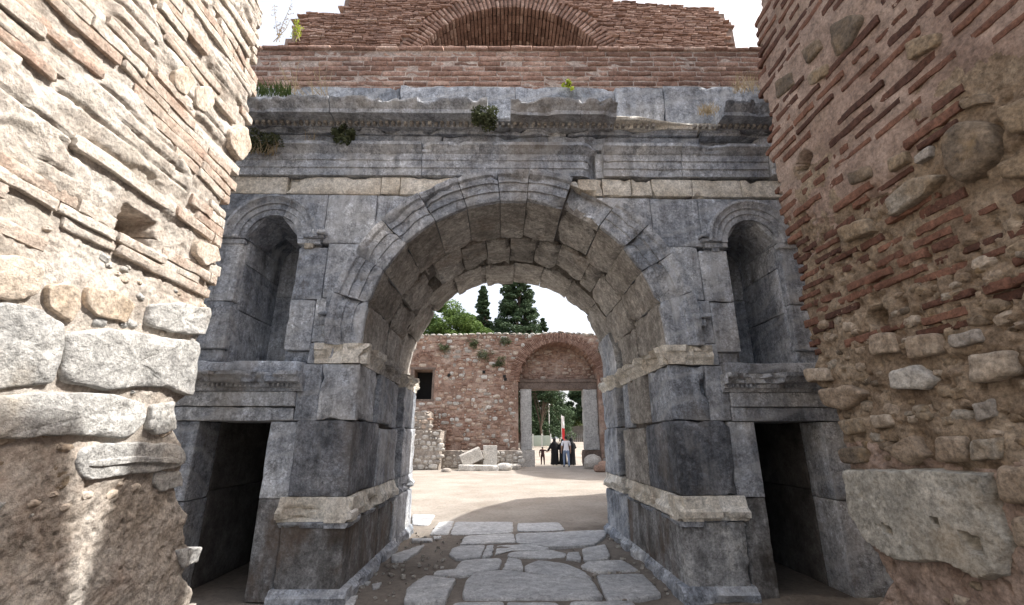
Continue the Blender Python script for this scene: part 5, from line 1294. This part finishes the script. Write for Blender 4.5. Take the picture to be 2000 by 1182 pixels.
# seen through the doorway
c = at((1057, 772), 44); tree('pine_tree', 'dark umbrella pine with a bare trunk seen through the doorway', (c[0], 44), 6.5, (c[0]+0.2, 44, c[2]+0.6), (1.7, 1.6, 1.4), 40, 0.55, 200, 0.11, M['leaf_dark'], 6, None, 0.14)
c = at((1136, 800), 58); tree('conifer_tree', 'dark spreading conifer behind the fence at the right door post', (c[0]+0.6, 58), 9, (c[0]+0.6, 58, c[2]+0.5), (2.6, 2.2, 2.6), 60, 0.75, 240, 0.14, M['leaf_dark'], 7, None, 0.2)
c = at((1108, 822), 60); tree('broadleaf_tree', 'sunlit yellow green bushy tree seen through the doorway above the fence', (c[0], 60), 4, (c[0], 60, c[2]), (1.8, 1.5, 1.0), 26, 0.6, 200, 0.13, M['leaf_mid'], 8, None, 0.12)
c = at((1044, 822), 58); tree('broadleaf_tree', 'green shrubby tree beside the left door post beyond the gate', (c[0], 58), 3.5, (c[0], 58, c[2]), (1.3, 1.3, 1.9), 26, 0.6, 200, 0.13, M['leaf_mid'], 9, None, 0.12)
far_t = [(3, 118, 7), (9, 126, 6), (15, 112, 7), (23, 122, 8)]
lab = ['far tree left of the doorway view, pale with distance']
for k, (x, y, h) in enumerate(far_t):
    tree('broadleaf_tree', 'pale distant bushy tree in the belt far beyond the gateway', (x, y), h, (x, y, 1.25+h*0.62), (5.2, 3.0, h*0.42), 40, 1.7, 110, 0.42, M['leaf_pale'], 30+k, 'trees far beyond the gateway', 0.2)
# bare pale tree
def bare_tree():
    c = at((1093, 850), 64); x, y = c[0], 64; z0 = 1.25; r = np.random.default_rng(5)
    t = root('bare_tree', 'leafless pale branching tree seen through the middle of the doorway', 'tree', (x, y, z0))
    J = Join(); J2 = Join(); V, F = tube([(x, y, z0-0.1), (x+0.1, y, z0+1.6), (x, y, z0+3.2)], [0.16, 0.12, 0.09], 7); J.add(V, F)
    tips = []
    for k in range(26):
        a = r.uniform(0, 6.28); b = r.uniform(0.5, 1.25); L = r.uniform(1.6, 3.4); s = Vector((x, y, z0+r.uniform(1.6, 3.3)))
        e = s+Vector((math.cos(a)*math.cos(b), math.sin(a)*math.cos(b), math.sin(b)))*L
        V, F = tube([s, (s+e)/2+Vector((0, 0, 0.15)), e], [0.06, 0.04, 0.012], 5); J2.add(V, F)
        for q in range(7):
            s2 = s.lerp(e, r.uniform(0.4, 1)); a2 = r.uniform(0, 6.28); e2 = s2+Vector((math.cos(a2)*0.6, math.sin(a2)*0.6, r.uniform(0.1, 0.7)))
            V, F = tube([s2, e2], [0.022, 0.006], 4); J2.add(V, F)
    J.build('trunk', M['twig'], t); J2.build('crown', M['twig'], t)
bare_tree()

def tuft(name, label, cat, base, n, h, spread, mat, seed, width=0.006, lean=(0, 0, 0), stalks=0):
    r = np.random.default_rng(seed); V = []; F = []
    for k in range(n):
        b = np.array(base)+np.array((r.uniform(-1, 1)*spread, r.uniform(-0.06, 0.06), 0)); L = h*r.uniform(0.45, 1.1)
        d = np.array((r.normal(0, 0.4), r.normal(-0.15, 0.35), 1.0))+np.array(lean); d /= np.linalg.norm(d)
        w = np.array((width, 0, 0)); bend = np.array((r.normal(0, 0.25), r.normal(-0.1, 0.2), -0.25))*L
        p = [b, b+d*L*0.5, b+d*L+bend*0.6]; o = len(V)
        V += [p[0]-w, p[0]+w, p[1]+w*0.8, p[1]-w*0.8, p[2]]
        F += [(o, o+1, o+2, o+3), (o+3, o+2, o+4)]
    o = ob(name, mesh(name, np.array(V), F, mat, False)); tag(o, label, cat, None, 'thing'); return o
def shrub(name, label, base, rad, nclump, nleaf, lsize, mat, seed, hang=0.0):
    r = np.random.default_rng(seed); t = root(name, label, 'plant', tuple(base)); C = []
    J = Join()
    for k in range(nclump):
        d = r.normal(size=3); d[2] = d[2]*0.6-hang; d[1] = -abs(d[1])*0.6; d /= np.linalg.norm(d); c = np.array(base)+d*rad*r.uniform(0.3, 1.0); C.append(c)
        V, F = tube([tuple(np.array(base)), tuple((np.array(base)+c)/2+np.array((0, 0, 0.01))), tuple(c)], [0.006, 0.005, 0.002], 4); J.add(V, F)
    V, F = leaves(C, np.full(nclump, rad*0.33), nleaf, lsize, r)
    ob('foliage', mesh('foliage', V, F, mat, False), t); J.build('stem', M['bark'], t)
yc = YF-0.36
def onplane(px, Y): return tuple(onY(px[0], px[1], Y))
tuft('grass_tuft', 'green grass tuft growing on the cornice beside the sunlit wall', 'grass', onplane((530, 184), yc+0.1), 230, 0.20, 0.26, M['leaf_mid'], 1, 0.005)
tuft('dry_grass', 'dry straw stalks leaning over the cornice beside the green tuft', 'grass', onplane((600, 186), yc+0.15), 34, 0.60, 0.30, M['straw'], 2, 0.0045, (-0.55, 0, 0))
tuft('dry_grass', 'dry straw hanging below the frieze beside the sunlit wall', 'grass', onplane((510, 300), YF-0.16), 60, 0.28, 0.22, M['straw'], 3, 0.004, (0.1, -0.1, -0.4))
shrub('wall_shrub', 'dark green trailing shrub on the architrave ledge beside the sunlit wall', onplane((520, 278), YF-0.12), 0.22, 18, 60, 0.022, M['leaf_dusty'], 4, 0.2)
shrub('wall_shrub', 'bushy green plant on the architrave ledge left of the arch crown', onplane((672, 274), YF-0.12), 0.17, 22, 60, 0.022, M['leaf_dusty'], 5, -0.5)
shrub('wall_shrub', 'dark green plant hanging from the broken notch in the cornice', onplane((948, 228), YF-0.30), 0.20, 26, 60, 0.022, M['leaf_dusty'], 6, 0.4)
shrub('sapling', 'small lime green sprig on the ledge under the parapet bricks', onplane((1112, 168), YF+0.0), 0.085, 8, 10, 0.03, M['leaf_lime'], 7, -1.2)
tuft('dry_grass', 'dry tuft on the broken right end of the cornice', 'grass', onplane((1385, 222), YF-0.15), 90, 0.20, 0.16, M['straw'], 8, 0.004)
tuft('dry_grass', 'wispy dry grass where the cornice meets the shaded wall', 'grass', onplane((1460, 178), yc+0.15), 70, 0.34, 0.20, M['straw'], 9, 0.004)
tuft('dry_grass', 'sparse dry stalks in the frieze above the arch', 'grass', onplane((600, 285), YF-0.10), 14, 0.34, 0.08, M['straw'], 12, 0.004, (0.3, 0, 0))
def weed(label, px, Y, h, n, seed, mat):
    r = np.random.default_rng(seed); b = Vector(onplane(px, Y)); t = root('tall_weed', label, 'plant', tuple(b)); J = Join(); C = []
    for k in range(n):
        e = b+Vector((r.normal(0, 0.10), r.normal(0, 0.06), h*r.uniform(0.7, 1.05))); s = b+Vector((r.normal(0, 0.04), 0, -0.02)); m = (s+e)/2+Vector((r.normal(0, 0.03), 0, 0))
        V, F = tube([s, m, e], [0.007, 0.005, 0.002], 5); J.add(V, F)
        for q in np.linspace(0.2, 1, 11): C.append(np.array(s.lerp(e, q))+r.normal(0, 0.02, 3))
    J.build('stem', M['straw'], t); V, F = leaves(np.array(C), np.full(len(C), 0.035), 7, 0.014, r); ob('foliage', mesh('foliage', V, F, mat, False), t)
weed('tall thin weed on the parapet beside the sunlit wall', (543, 80), 5.6, 0.62, 3, 3, M['straw'])
weed('yellowing leafy weed at the broken end of the upper brick wall', (582, 78), 5.7, 0.42, 4, 4, M['leaf_lime'])
for k, (px, rad, lb) in enumerate((((945, 690), 0.55, 'grey green shrub in the middle of the courtyard wall face'), ((868, 676), 0.45, 'shrub near the window end of the courtyard wall top'), ((1178, 682), 0.45, 'green shrub beside the right shoulder of the far arch'),
                                  ((925, 668), 0.4, 'shrub on the upper edge of the courtyard wall'), ((988, 664), 0.4, 'low shrub near the left shoulder of the far arch'), ((972, 705), 0.45, 'dusty shrub left of the far arch'))):
    p = onplane(px, YW-0.05); shrub('wall_shrub', lb, p, rad, 20, 26, 0.045, M['leaf_dusty'], 20+k, 0.5)

# ================================================================== THINGS BEYOND THE GATEWAY
M['white_paint'] = plain_mat('white_paint', (0.75, 0.75, 0.73), 0.5, vary=0.05)
M['steel'] = plain_mat('grey_steel', (0.30, 0.31, 0.31), 0.5, 0.3, 0.1)
M['fence'] = plain_mat('weathered_fence_boards', (0.11, 0.10, 0.09), 0.85, vary=0.3, scale=3)
M['red'] = plain_mat('red_cloth', (0.55, 0.035, 0.04), 0.7, vary=0.06)
M['white_cloth'] = plain_mat('white_cloth', (0.78, 0.77, 0.78), 0.85, vary=0.05)
M['panel'] = plain_mat('pale_green_panel', (0.36, 0.42, 0.36), 0.35, vary=0.1)
def pole(px, Y, ptop, r, label, arm=False):
    b = at(px, Y); zt = at(ptop, Y)[2]; z0 = float(ground_z(b[0], Y)); t = root('light_pole', label, 'pole', (b[0], Y, z0))
    V, F = tube([(b[0], Y, z0-0.1), (b[0], Y, z0+0.35), (b[0], Y, z0+0.36), (b[0], Y, zt)], [r*1.7, r*1.7, r, r*0.7], 10); ob('shaft', mesh('shaft', V, F, M['white_paint']), t)
    V, F = tube([(b[0], Y, zt), (b[0], Y, zt+0.06), (b[0], Y, zt+0.2)], [r*0.7, r*2.6, r*1.2], 10); ob('lamp_head', mesh('lamp_head', V, F, M['steel']), t)
pole((1073, 850), 46, (1073, 792), 0.075, 'white lamp pole standing clear beyond the doorway')
pole((1060, 850), 48, (1060, 800), 0.06, 'thinner white pole beside the umbrella pine trunk')
def fence():
    a = at((1102, 830), 55); b = at((1165, 830), 55); r = root('board_fence', 'dark weathered board fence along the road beyond the gate', 'fence', ((a[0]+b[0])/2, 55, 1.25))
    x = a[0]; k = 0
    while x < b[0]+1.5:
        w = 0.22; V, F = boxvf((x, 55, 1.2), (x+w-0.02, 55.04, 3.05+0.04*math.sin(k*2.1))); ob('board', mesh('board', V, F, M['fence'], False), r); x += w; k += 1
    for z in (1.6, 2.6): V, F = boxvf((a[0], 55.04, z), (x, 55.1, z+0.1)); ob('rail', mesh('rail', V, F, M['fence'], False), r)
    for x2 in np.arange(a[0]+0.6, x, 1.8): V, F = boxvf((x2, 55.1, 1.1), (x2+0.1, 55.2, 3.0)); ob('post', mesh('post', V, F, M['fence'], False), r)
fence()
def barrier():
    a = at((1036, 860), 43); b = at((1076, 860), 43); z0 = float(ground_z(0, 43.0)); r = root('low_barrier', 'low pale green barrier panel on white posts beyond the gate', 'barrier', ((a[0]+b[0])/2, 43, z0))
    n = 3
    for k in range(n):
        xa = a[0]-0.6+(b[0]-a[0]+0.6)*k/n; xb = a[0]-0.6+(b[0]-a[0]+0.6)*(k+1)/n
        V, F = rbox((xa+0.04, 43, z0+0.12), (xb-0.04, 43.05, z0+1.05), 0.4, 0.01, 0, 0.0, 1); ob('panel', mesh('panel', V, F, M['panel']), r)
    for k in range(n+1):
        x = a[0]-0.6+(b[0]-a[0]+0.6)*k/n; V, F = tube([(x, 43.02, z0-0.1), (x, 43.02, z0+1.2)], [0.035, 0.035], 8); ob('post', mesh('post', V, F, M['white_paint']), r)
barrier()
def banner():
    Y = 40.0; b = at((1098, 860), Y); z0 = float(ground_z(b[0], Y)); r = root('feather_banner', 'narrow white and red banner on a pole behind the walking group', 'banner', (b[0], Y, z0))
    zt = at((1096, 812), Y)[2]; zm = at((1097, 836), Y)[2]; x = b[0]
    V, F = tube([(x-0.02, Y, z0-0.05), (x-0.02, Y, zt+0.1)], [0.025, 0.015], 8); ob('pole', mesh('pole', V, F, M['white_paint']), r)
    V, F = tube([(x-0.02, Y, z0-0.05), (x-0.02, Y, z0+0.12)], [0.22, 0.18], 12); ob('foot', mesh('foot', V, F, M['steel']), r)
    def cloth(za, zb, nm, mt, wob):
        n = 10; V = []; F = []
        for i in range(n+1):
            z = za+(zb-za)*i/n
            for j in range(5):
                u = j/4; V.append((x+u*0.24, Y+0.03*math.sin(u*5+i*0.6+wob), z-0.05*u))
        V2 = [(p[0], p[1]+0.006, p[2]) for p in V]; m = len(V)
        for i in range(n):
            for j in range(4):
                q = i*5+j; F.append((q, q+1, q+6, q+5)); F.append((m+q+5, m+q+6, m+q+1, m+q))
        ob(nm, mesh(nm, V+V2, F, mt), r)
    cloth(zm, zt, 'white_cloth', M['white_cloth'], 0); cloth(z0+0.5, zm, 'red_cloth', M['red'], 1)
banner()

# ================================================================== PEOPLE
M['skin'] = plain_mat('skin', (0.42, 0.26, 0.19), 0.6, vary=0.05); M['hair'] = plain_mat('dark_hair', (0.015, 0.012, 0.01), 0.6)
M['black_cloth'] = plain_mat('black_cloth', (0.012, 0.012, 0.014), 0.85, vary=0.3, scale=5); M['tee'] = plain_mat('white_tee', (0.80, 0.80, 0.84), 0.9, vary=0.06)
M['jeans'] = plain_mat('pale_blue_jeans', (0.22, 0.28, 0.40), 0.9, vary=0.15, scale=9); M['shoe'] = plain_mat('dark_shoes', (0.02, 0.02, 0.022), 0.6); M['darkred'] = plain_mat('dark_patterned_cloth', (0.06, 0.03, 0.03), 0.85, vary=0.4, scale=12)
def skin_body(name, root_o, joints, edges, mats, matf):
    """one continuous body grown over a posed skeleton: joints {name: (x, y, z, radius)}"""
    names = list(joints); me = bpy.data.meshes.new(name+'_skeleton')
    me.from_pydata([joints[n][:3] for n in names], [(names.index(a), names.index(b)) for a, b in edges], [])
    o = bpy.data.objects.new(name, me); COL.objects.link(o)
    o.modifiers.new('skin', 'SKIN'); s = o.modifiers.new('sub', 'SUBSURF'); s.levels = 2; s.render_levels = 2
    for i, n in enumerate(names):
        v = me.skin_vertices[0].data[i]; rr = joints[n][3]; v.radius = rr if isinstance(rr, tuple) else (rr, rr); v.use_root = n == 'pelvis'
    dg = bpy.context.evaluated_depsgraph_get(); em = bpy.data.meshes.new_from_object(o.evaluated_get(dg)); bpy.data.objects.remove(o)
    em.name = name; em.materials.clear()
    for m in mats: em.materials.append(m)
    for p in em.polygons: p.use_smooth = True; p.material_index = matf(p.center)
    b = ob(name, em, root_o); return b
def walker(label, pos, H, rz, mats, stride=1.0, arm_out=None, name='person', build=1.0):
    k = H/1.72; t = root('person', label, 'person', (0, 0, 0)); ROOTLOC.pop(t.name, None)
    s = 0.20*stride
    Jn = {'pelvis': (0, 0, 0.95, (0.135, 0.11)), 'waist': (0, 0.0, 1.10, (0.135, 0.10)), 'chest': (0, 0.02, 1.30, (0.165, 0.115)), 'sh': (0, 0.02, 1.42, (0.12, 0.085)), 'neck': (0, 0.03, 1.50, 0.055), 'head0': (0, 0.05, 1.575, (0.072, 0.085)), 'head1': (0, 0.045, 1.65, (0.078, 0.095)), 'head2': (0, 0.04, 1.70, (0.05, 0.06)),
          'nose': (0, 0.15, 1.60, 0.012), 'earl': (-0.085, 0.04, 1.61, 0.012), 'earr': (0.085, 0.04, 1.61, 0.012)}
    E_ = [('pelvis', 'waist'), ('waist', 'chest'), ('chest', 'sh'), ('sh', 'neck'), ('neck', 'head0'), ('head0', 'head1'), ('head1', 'head2'), ('head0', 'nose'), ('head1', 'earl'), ('head1', 'earr')]
    for sd, nm, f in ((-1, 'l', 1), (1, 'r', -1)):
        Jn['hip'+nm] = (sd*0.095, 0, 0.88, 0.098); Jn['knee'+nm] = (sd*0.10, f*s*0.65+0.05, 0.50, 0.068); Jn['ank'+nm] = (sd*0.10, f*s-0.02, 0.10, 0.045); Jn['toe'+nm] = (sd*0.11, f*s+0.15, 0.035, 0.036)
        E_ += [('pelvis', 'hip'+nm), ('hip'+nm, 'knee'+nm), ('knee'+nm, 'ank'+nm), ('ank'+nm, 'toe'+nm)]
        if arm_out == nm:
            Jn['shl'+nm] = (sd*0.19, 0.02, 1.40, 0.062); Jn['elb'+nm] = (sd*0.36, 0.03, 1.30, 0.046); Jn['wr'+nm] = (sd*0.56, 0.05, 1.36, 0.032)
        else:
            Jn['shl'+nm] = (sd*0.19, 0.02, 1.40, 0.062); Jn['elb'+nm] = (sd*0.245, -f*0.06, 1.13, 0.046); Jn['wr'+nm] = (sd*0.25, -f*0.02+0.08, 0.90, 0.032)
        w = np.array(Jn['wr'+nm][:3]); e = np.array(Jn['elb'+nm][:3]); d = (w-e)/np.linalg.norm(w-e)
        pm = w+d*0.07; Jn['palm'+nm] = (*pm, (0.036, 0.018)); E_ += [('sh', 'shl'+nm), ('shl'+nm, 'elb'+nm), ('elb'+nm, 'wr'+nm), ('wr'+nm, 'palm'+nm)]
        side = np.array((0, 1.0, 0)); 
        for q, (off, L) in enumerate(((-0.027, 0.06), (-0.009, 0.075), (0.009, 0.078), (0.027, 0.068))):
            a = pm+side*off+d*0.03; b2 = a+d*L*0.55+np.array((-sd*0.006, 0, 0)); c2 = b2+d*L*0.4+np.array((-sd*0.02, 0, 0)); n1, n2 = 'f%d%s1' % (q, nm), 'f%d%s2' % (q, nm)
            Jn[n1] = (*b2, 0.009); Jn[n2] = (*c2, 0.007); E_ += [('palm'+nm, n1), (n1, n2)]
        th = w+d*0.03+side*0.045; Jn['th'+nm] = (*th, 0.010); Jn['tt'+nm] = (*(th+d*0.035+side*0.012), 0.008); E_ += [('wr'+nm, 'th'+nm), ('th'+nm, 'tt'+nm)]
    Jk = {a: (v[0]*k*build, v[1]*k, v[2]*k, tuple(q*k*build for q in v[3]) if isinstance(v[3], tuple) else v[3]*k*(build if v[3] > 0.03 else 1)) for a, v in Jn.items()}
    def mf(c):
        z = c.z/k; x = abs(c.x)/k
        if z < 0.09: return 3
        if z < 0.93 and x < 0.20: return 2
        if z > 1.465: return 0
        if x > 0.20 and (z < 1.2 if arm_out is None else (z < 1.14 or x > 0.45)): return 0
        return 1
    b = skin_body('body', t, Jk, E_, mats, mf)
    # hair cap
    us, vs = np.meshgrid(np.linspace(0, 2*math.pi, 16, endpoint=False), np.linspace(-0.25, 1.5, 7), indexing='ij')
    V = np.stack([np.cos(us)*np.cos(vs)*0.088, np.sin(us)*np.cos(vs)*0.105+0.028, np.sin(vs)*0.10+1.625], -1); V[..., 2] -= np.clip(-V[..., 1], 0, 1)*0.5*(np.sin(vs) < 0.2)
    V = V.reshape(-1, 3)*k; F = [(i*7+j, ((i+1) % 16)*7+j, ((i+1) % 16)*7+j+1, i*7+j+1) for i in range(16) for j in range(6)]+[tuple(i*7+6 for i in range(16))]
    ob('hair', mesh('hair', V, F, M['hair']), t)
    t.location = pos; t.rotation_euler = (0, 0, rz); return t
def robed(label, pos, H, rz, seed, arm=None, mat='black_cloth'):
    k = H/1.66; t = root('person', label, 'person', (0, 0, 0)); ROOTLOC.pop(t.name, None); r = np.random.default_rng(seed); n = 28
    # hem to crown of the head: height, half width, half depth, forward shift
    prof = [(0.035, 0.27, 0.25, 0.02), (0.10, 0.262, 0.235, 0.02), (0.35, 0.245, 0.205, 0.01), (0.60, 0.235, 0.185, 0.0), (0.85, 0.235, 0.175, 0.0), (1.0, 0.235, 0.165, 0.0), (1.12, 0.24, 0.155, 0.0), (1.25, 0.235, 0.145, 0.0), (1.335, 0.20, 0.13, 0.005), (1.385, 0.135, 0.115, 0.01), (1.42, 0.10, 0.10, 0.015), (1.47, 0.094, 0.105, 0.025), (1.53, 0.098, 0.115, 0.03), (1.59, 0.094, 0.11, 0.03), (1.635, 0.07, 0.085, 0.025), (1.658, 0.03, 0.04, 0.02)]
    V = []; F = []
    for z, a, b, sh in prof:
        for i in range(n):
            u = 2*math.pi*i/n; fold = 1+(0.07*math.sin(u*5+seed)+0.04*math.sin(u*9+seed*2))*max(0, 1-z/1.25)
            V.append((a*fold*math.cos(u), b*fold*math.sin(u)+sh+0.03*math.sin(u)*0, z))
    for j in range(len(prof)-1):
        for i in range(n): F.append((j*n+i, j*n+(i+1) % n, (j+1)*n+(i+1) % n, (j+1)*n+i))
    F.append(tuple(range((len(prof)-1)*n, len(prof)*n))); F.append(tuple(range(n-1, -1, -1)))
    V = np.array(V)*k; ob('body', mesh('body', V, F, M[mat], True, None), t)
    # face oval seen only from the front, with brow, nose and chin
    us, vs = np.meshgrid(np.linspace(0, 2*math.pi, 14, endpoint=False), np.linspace(0, 1, 5), indexing='ij')
    Vf = np.stack([np.cos(us)*vs*0.058, 0.03+0.098+0.022*(1-vs**2)+0.02*np.exp(-((us-4.71)**2+(vs-0.2)**2)*6), 1.535+np.sin(us)*vs*0.072], -1).reshape(-1, 3)*k
    ob('face', mesh('face', Vf, [(i*5+j, i*5+j+1, ((i+1) % 14)*5+j+1, ((i+1) % 14)*5+j) for i in range(14) for j in range(4)], M['skin']), t)
    for sx in (-1, 1):
        V2, F2 = tube([(sx*0.09, -0.10*sx+0.0, 0.045), (sx*0.09, 0.05-0.10*sx, 0.045), (sx*0.095, 0.17-0.10*sx, 0.03)], [0.04, 0.045, 0.03], 8); ob('shoe', mesh('shoe', np.array(V2)*k, F2, M['shoe']), t)
    for sx, nm in ((-1, 'l'), (1, 'r')):
        if arm == nm: P = [(sx*0.17, 0.0, 1.29), (sx*0.30, 0.02, 1.05), (sx*0.44, 0.04, 0.86)]
        else: P = [(sx*0.17, 0.02, 1.28), (sx*0.26, 0.06, 1.03), (sx*0.19, 0.22, 0.98)]
        V2, F2 = tube([P[0], P[1], P[2]], [0.085, 0.082, 0.06], 10); ob('sleeve', mesh('sleeve', np.array(V2)*k, F2, M[mat]), t)
        J = Join(); d = Vector(P[2])-Vector(P[1]); d.normalize(); w = Vector(P[2])
        V3, F3 = tube([w-d*0.02, w+d*0.04, w+d*0.09], [0.028, 0.036, 0.030], 8); J.add(np.array(V3)*k, F3)
        sd_ = Vector((0, 1, 0)) if abs(d.y) < 0.7 else Vector((0, 0, 1))
        for off, L in ((-0.026, 0.055), (-0.009, 0.07), (0.009, 0.072), (0.026, 0.06)):
            a = w+d*0.085+sd_*off; V3, F3 = tube([a, a+d*L*0.6, a+d*L+Vector((-sx*0.02, 0, 0))], [0.009, 0.008, 0.006], 6); J.add(np.array(V3)*k, F3)
        V3, F3 = tube([w+d*0.02+sd_*0.03, w+d*0.06+sd_*0.05, w+d*0.09+sd_*0.052], [0.011, 0.010, 0.007], 6); J.add(np.array(V3)*k, F3)
        J.build('hand', M['skin'], t)
    t.location = pos; t.rotation_euler = (0, 0, rz); return t
def gp(px): p = onZ(*px); return (p[0], p[1], 0.0)
p = gp((1084, 908.5)); robed('person in a long black robe holding the hand of the child', p, 1.66, 0.05, 1, 'l')
pc = np.array(p)+np.array((-0.76, 0.12, 0.0)); walker('small child in dark clothes reaching out to the robed person', tuple(pc), 1.10, 0.0, [M['skin'], M['darkred'], M['darkred'], M['shoe']], 0.7, 'r', build=1.3)
p = gp((1107, 913)); walker('person in a white t-shirt and pale blue jeans walking away', p, 1.74, 0.05, [M['skin'], M['tee'], M['jeans'], M['shoe']], 0.9, None, build=1.08)
p = gp((1100, 908.5)); robed('person in black robe half hidden behind the white t-shirt, nearer the child', p, 1.60, -0.05, 3)
p = gp((1117, 909)); robed('person in black robe walking behind the white t-shirt, farther from the child', p, 1.68, 0.0, 5)
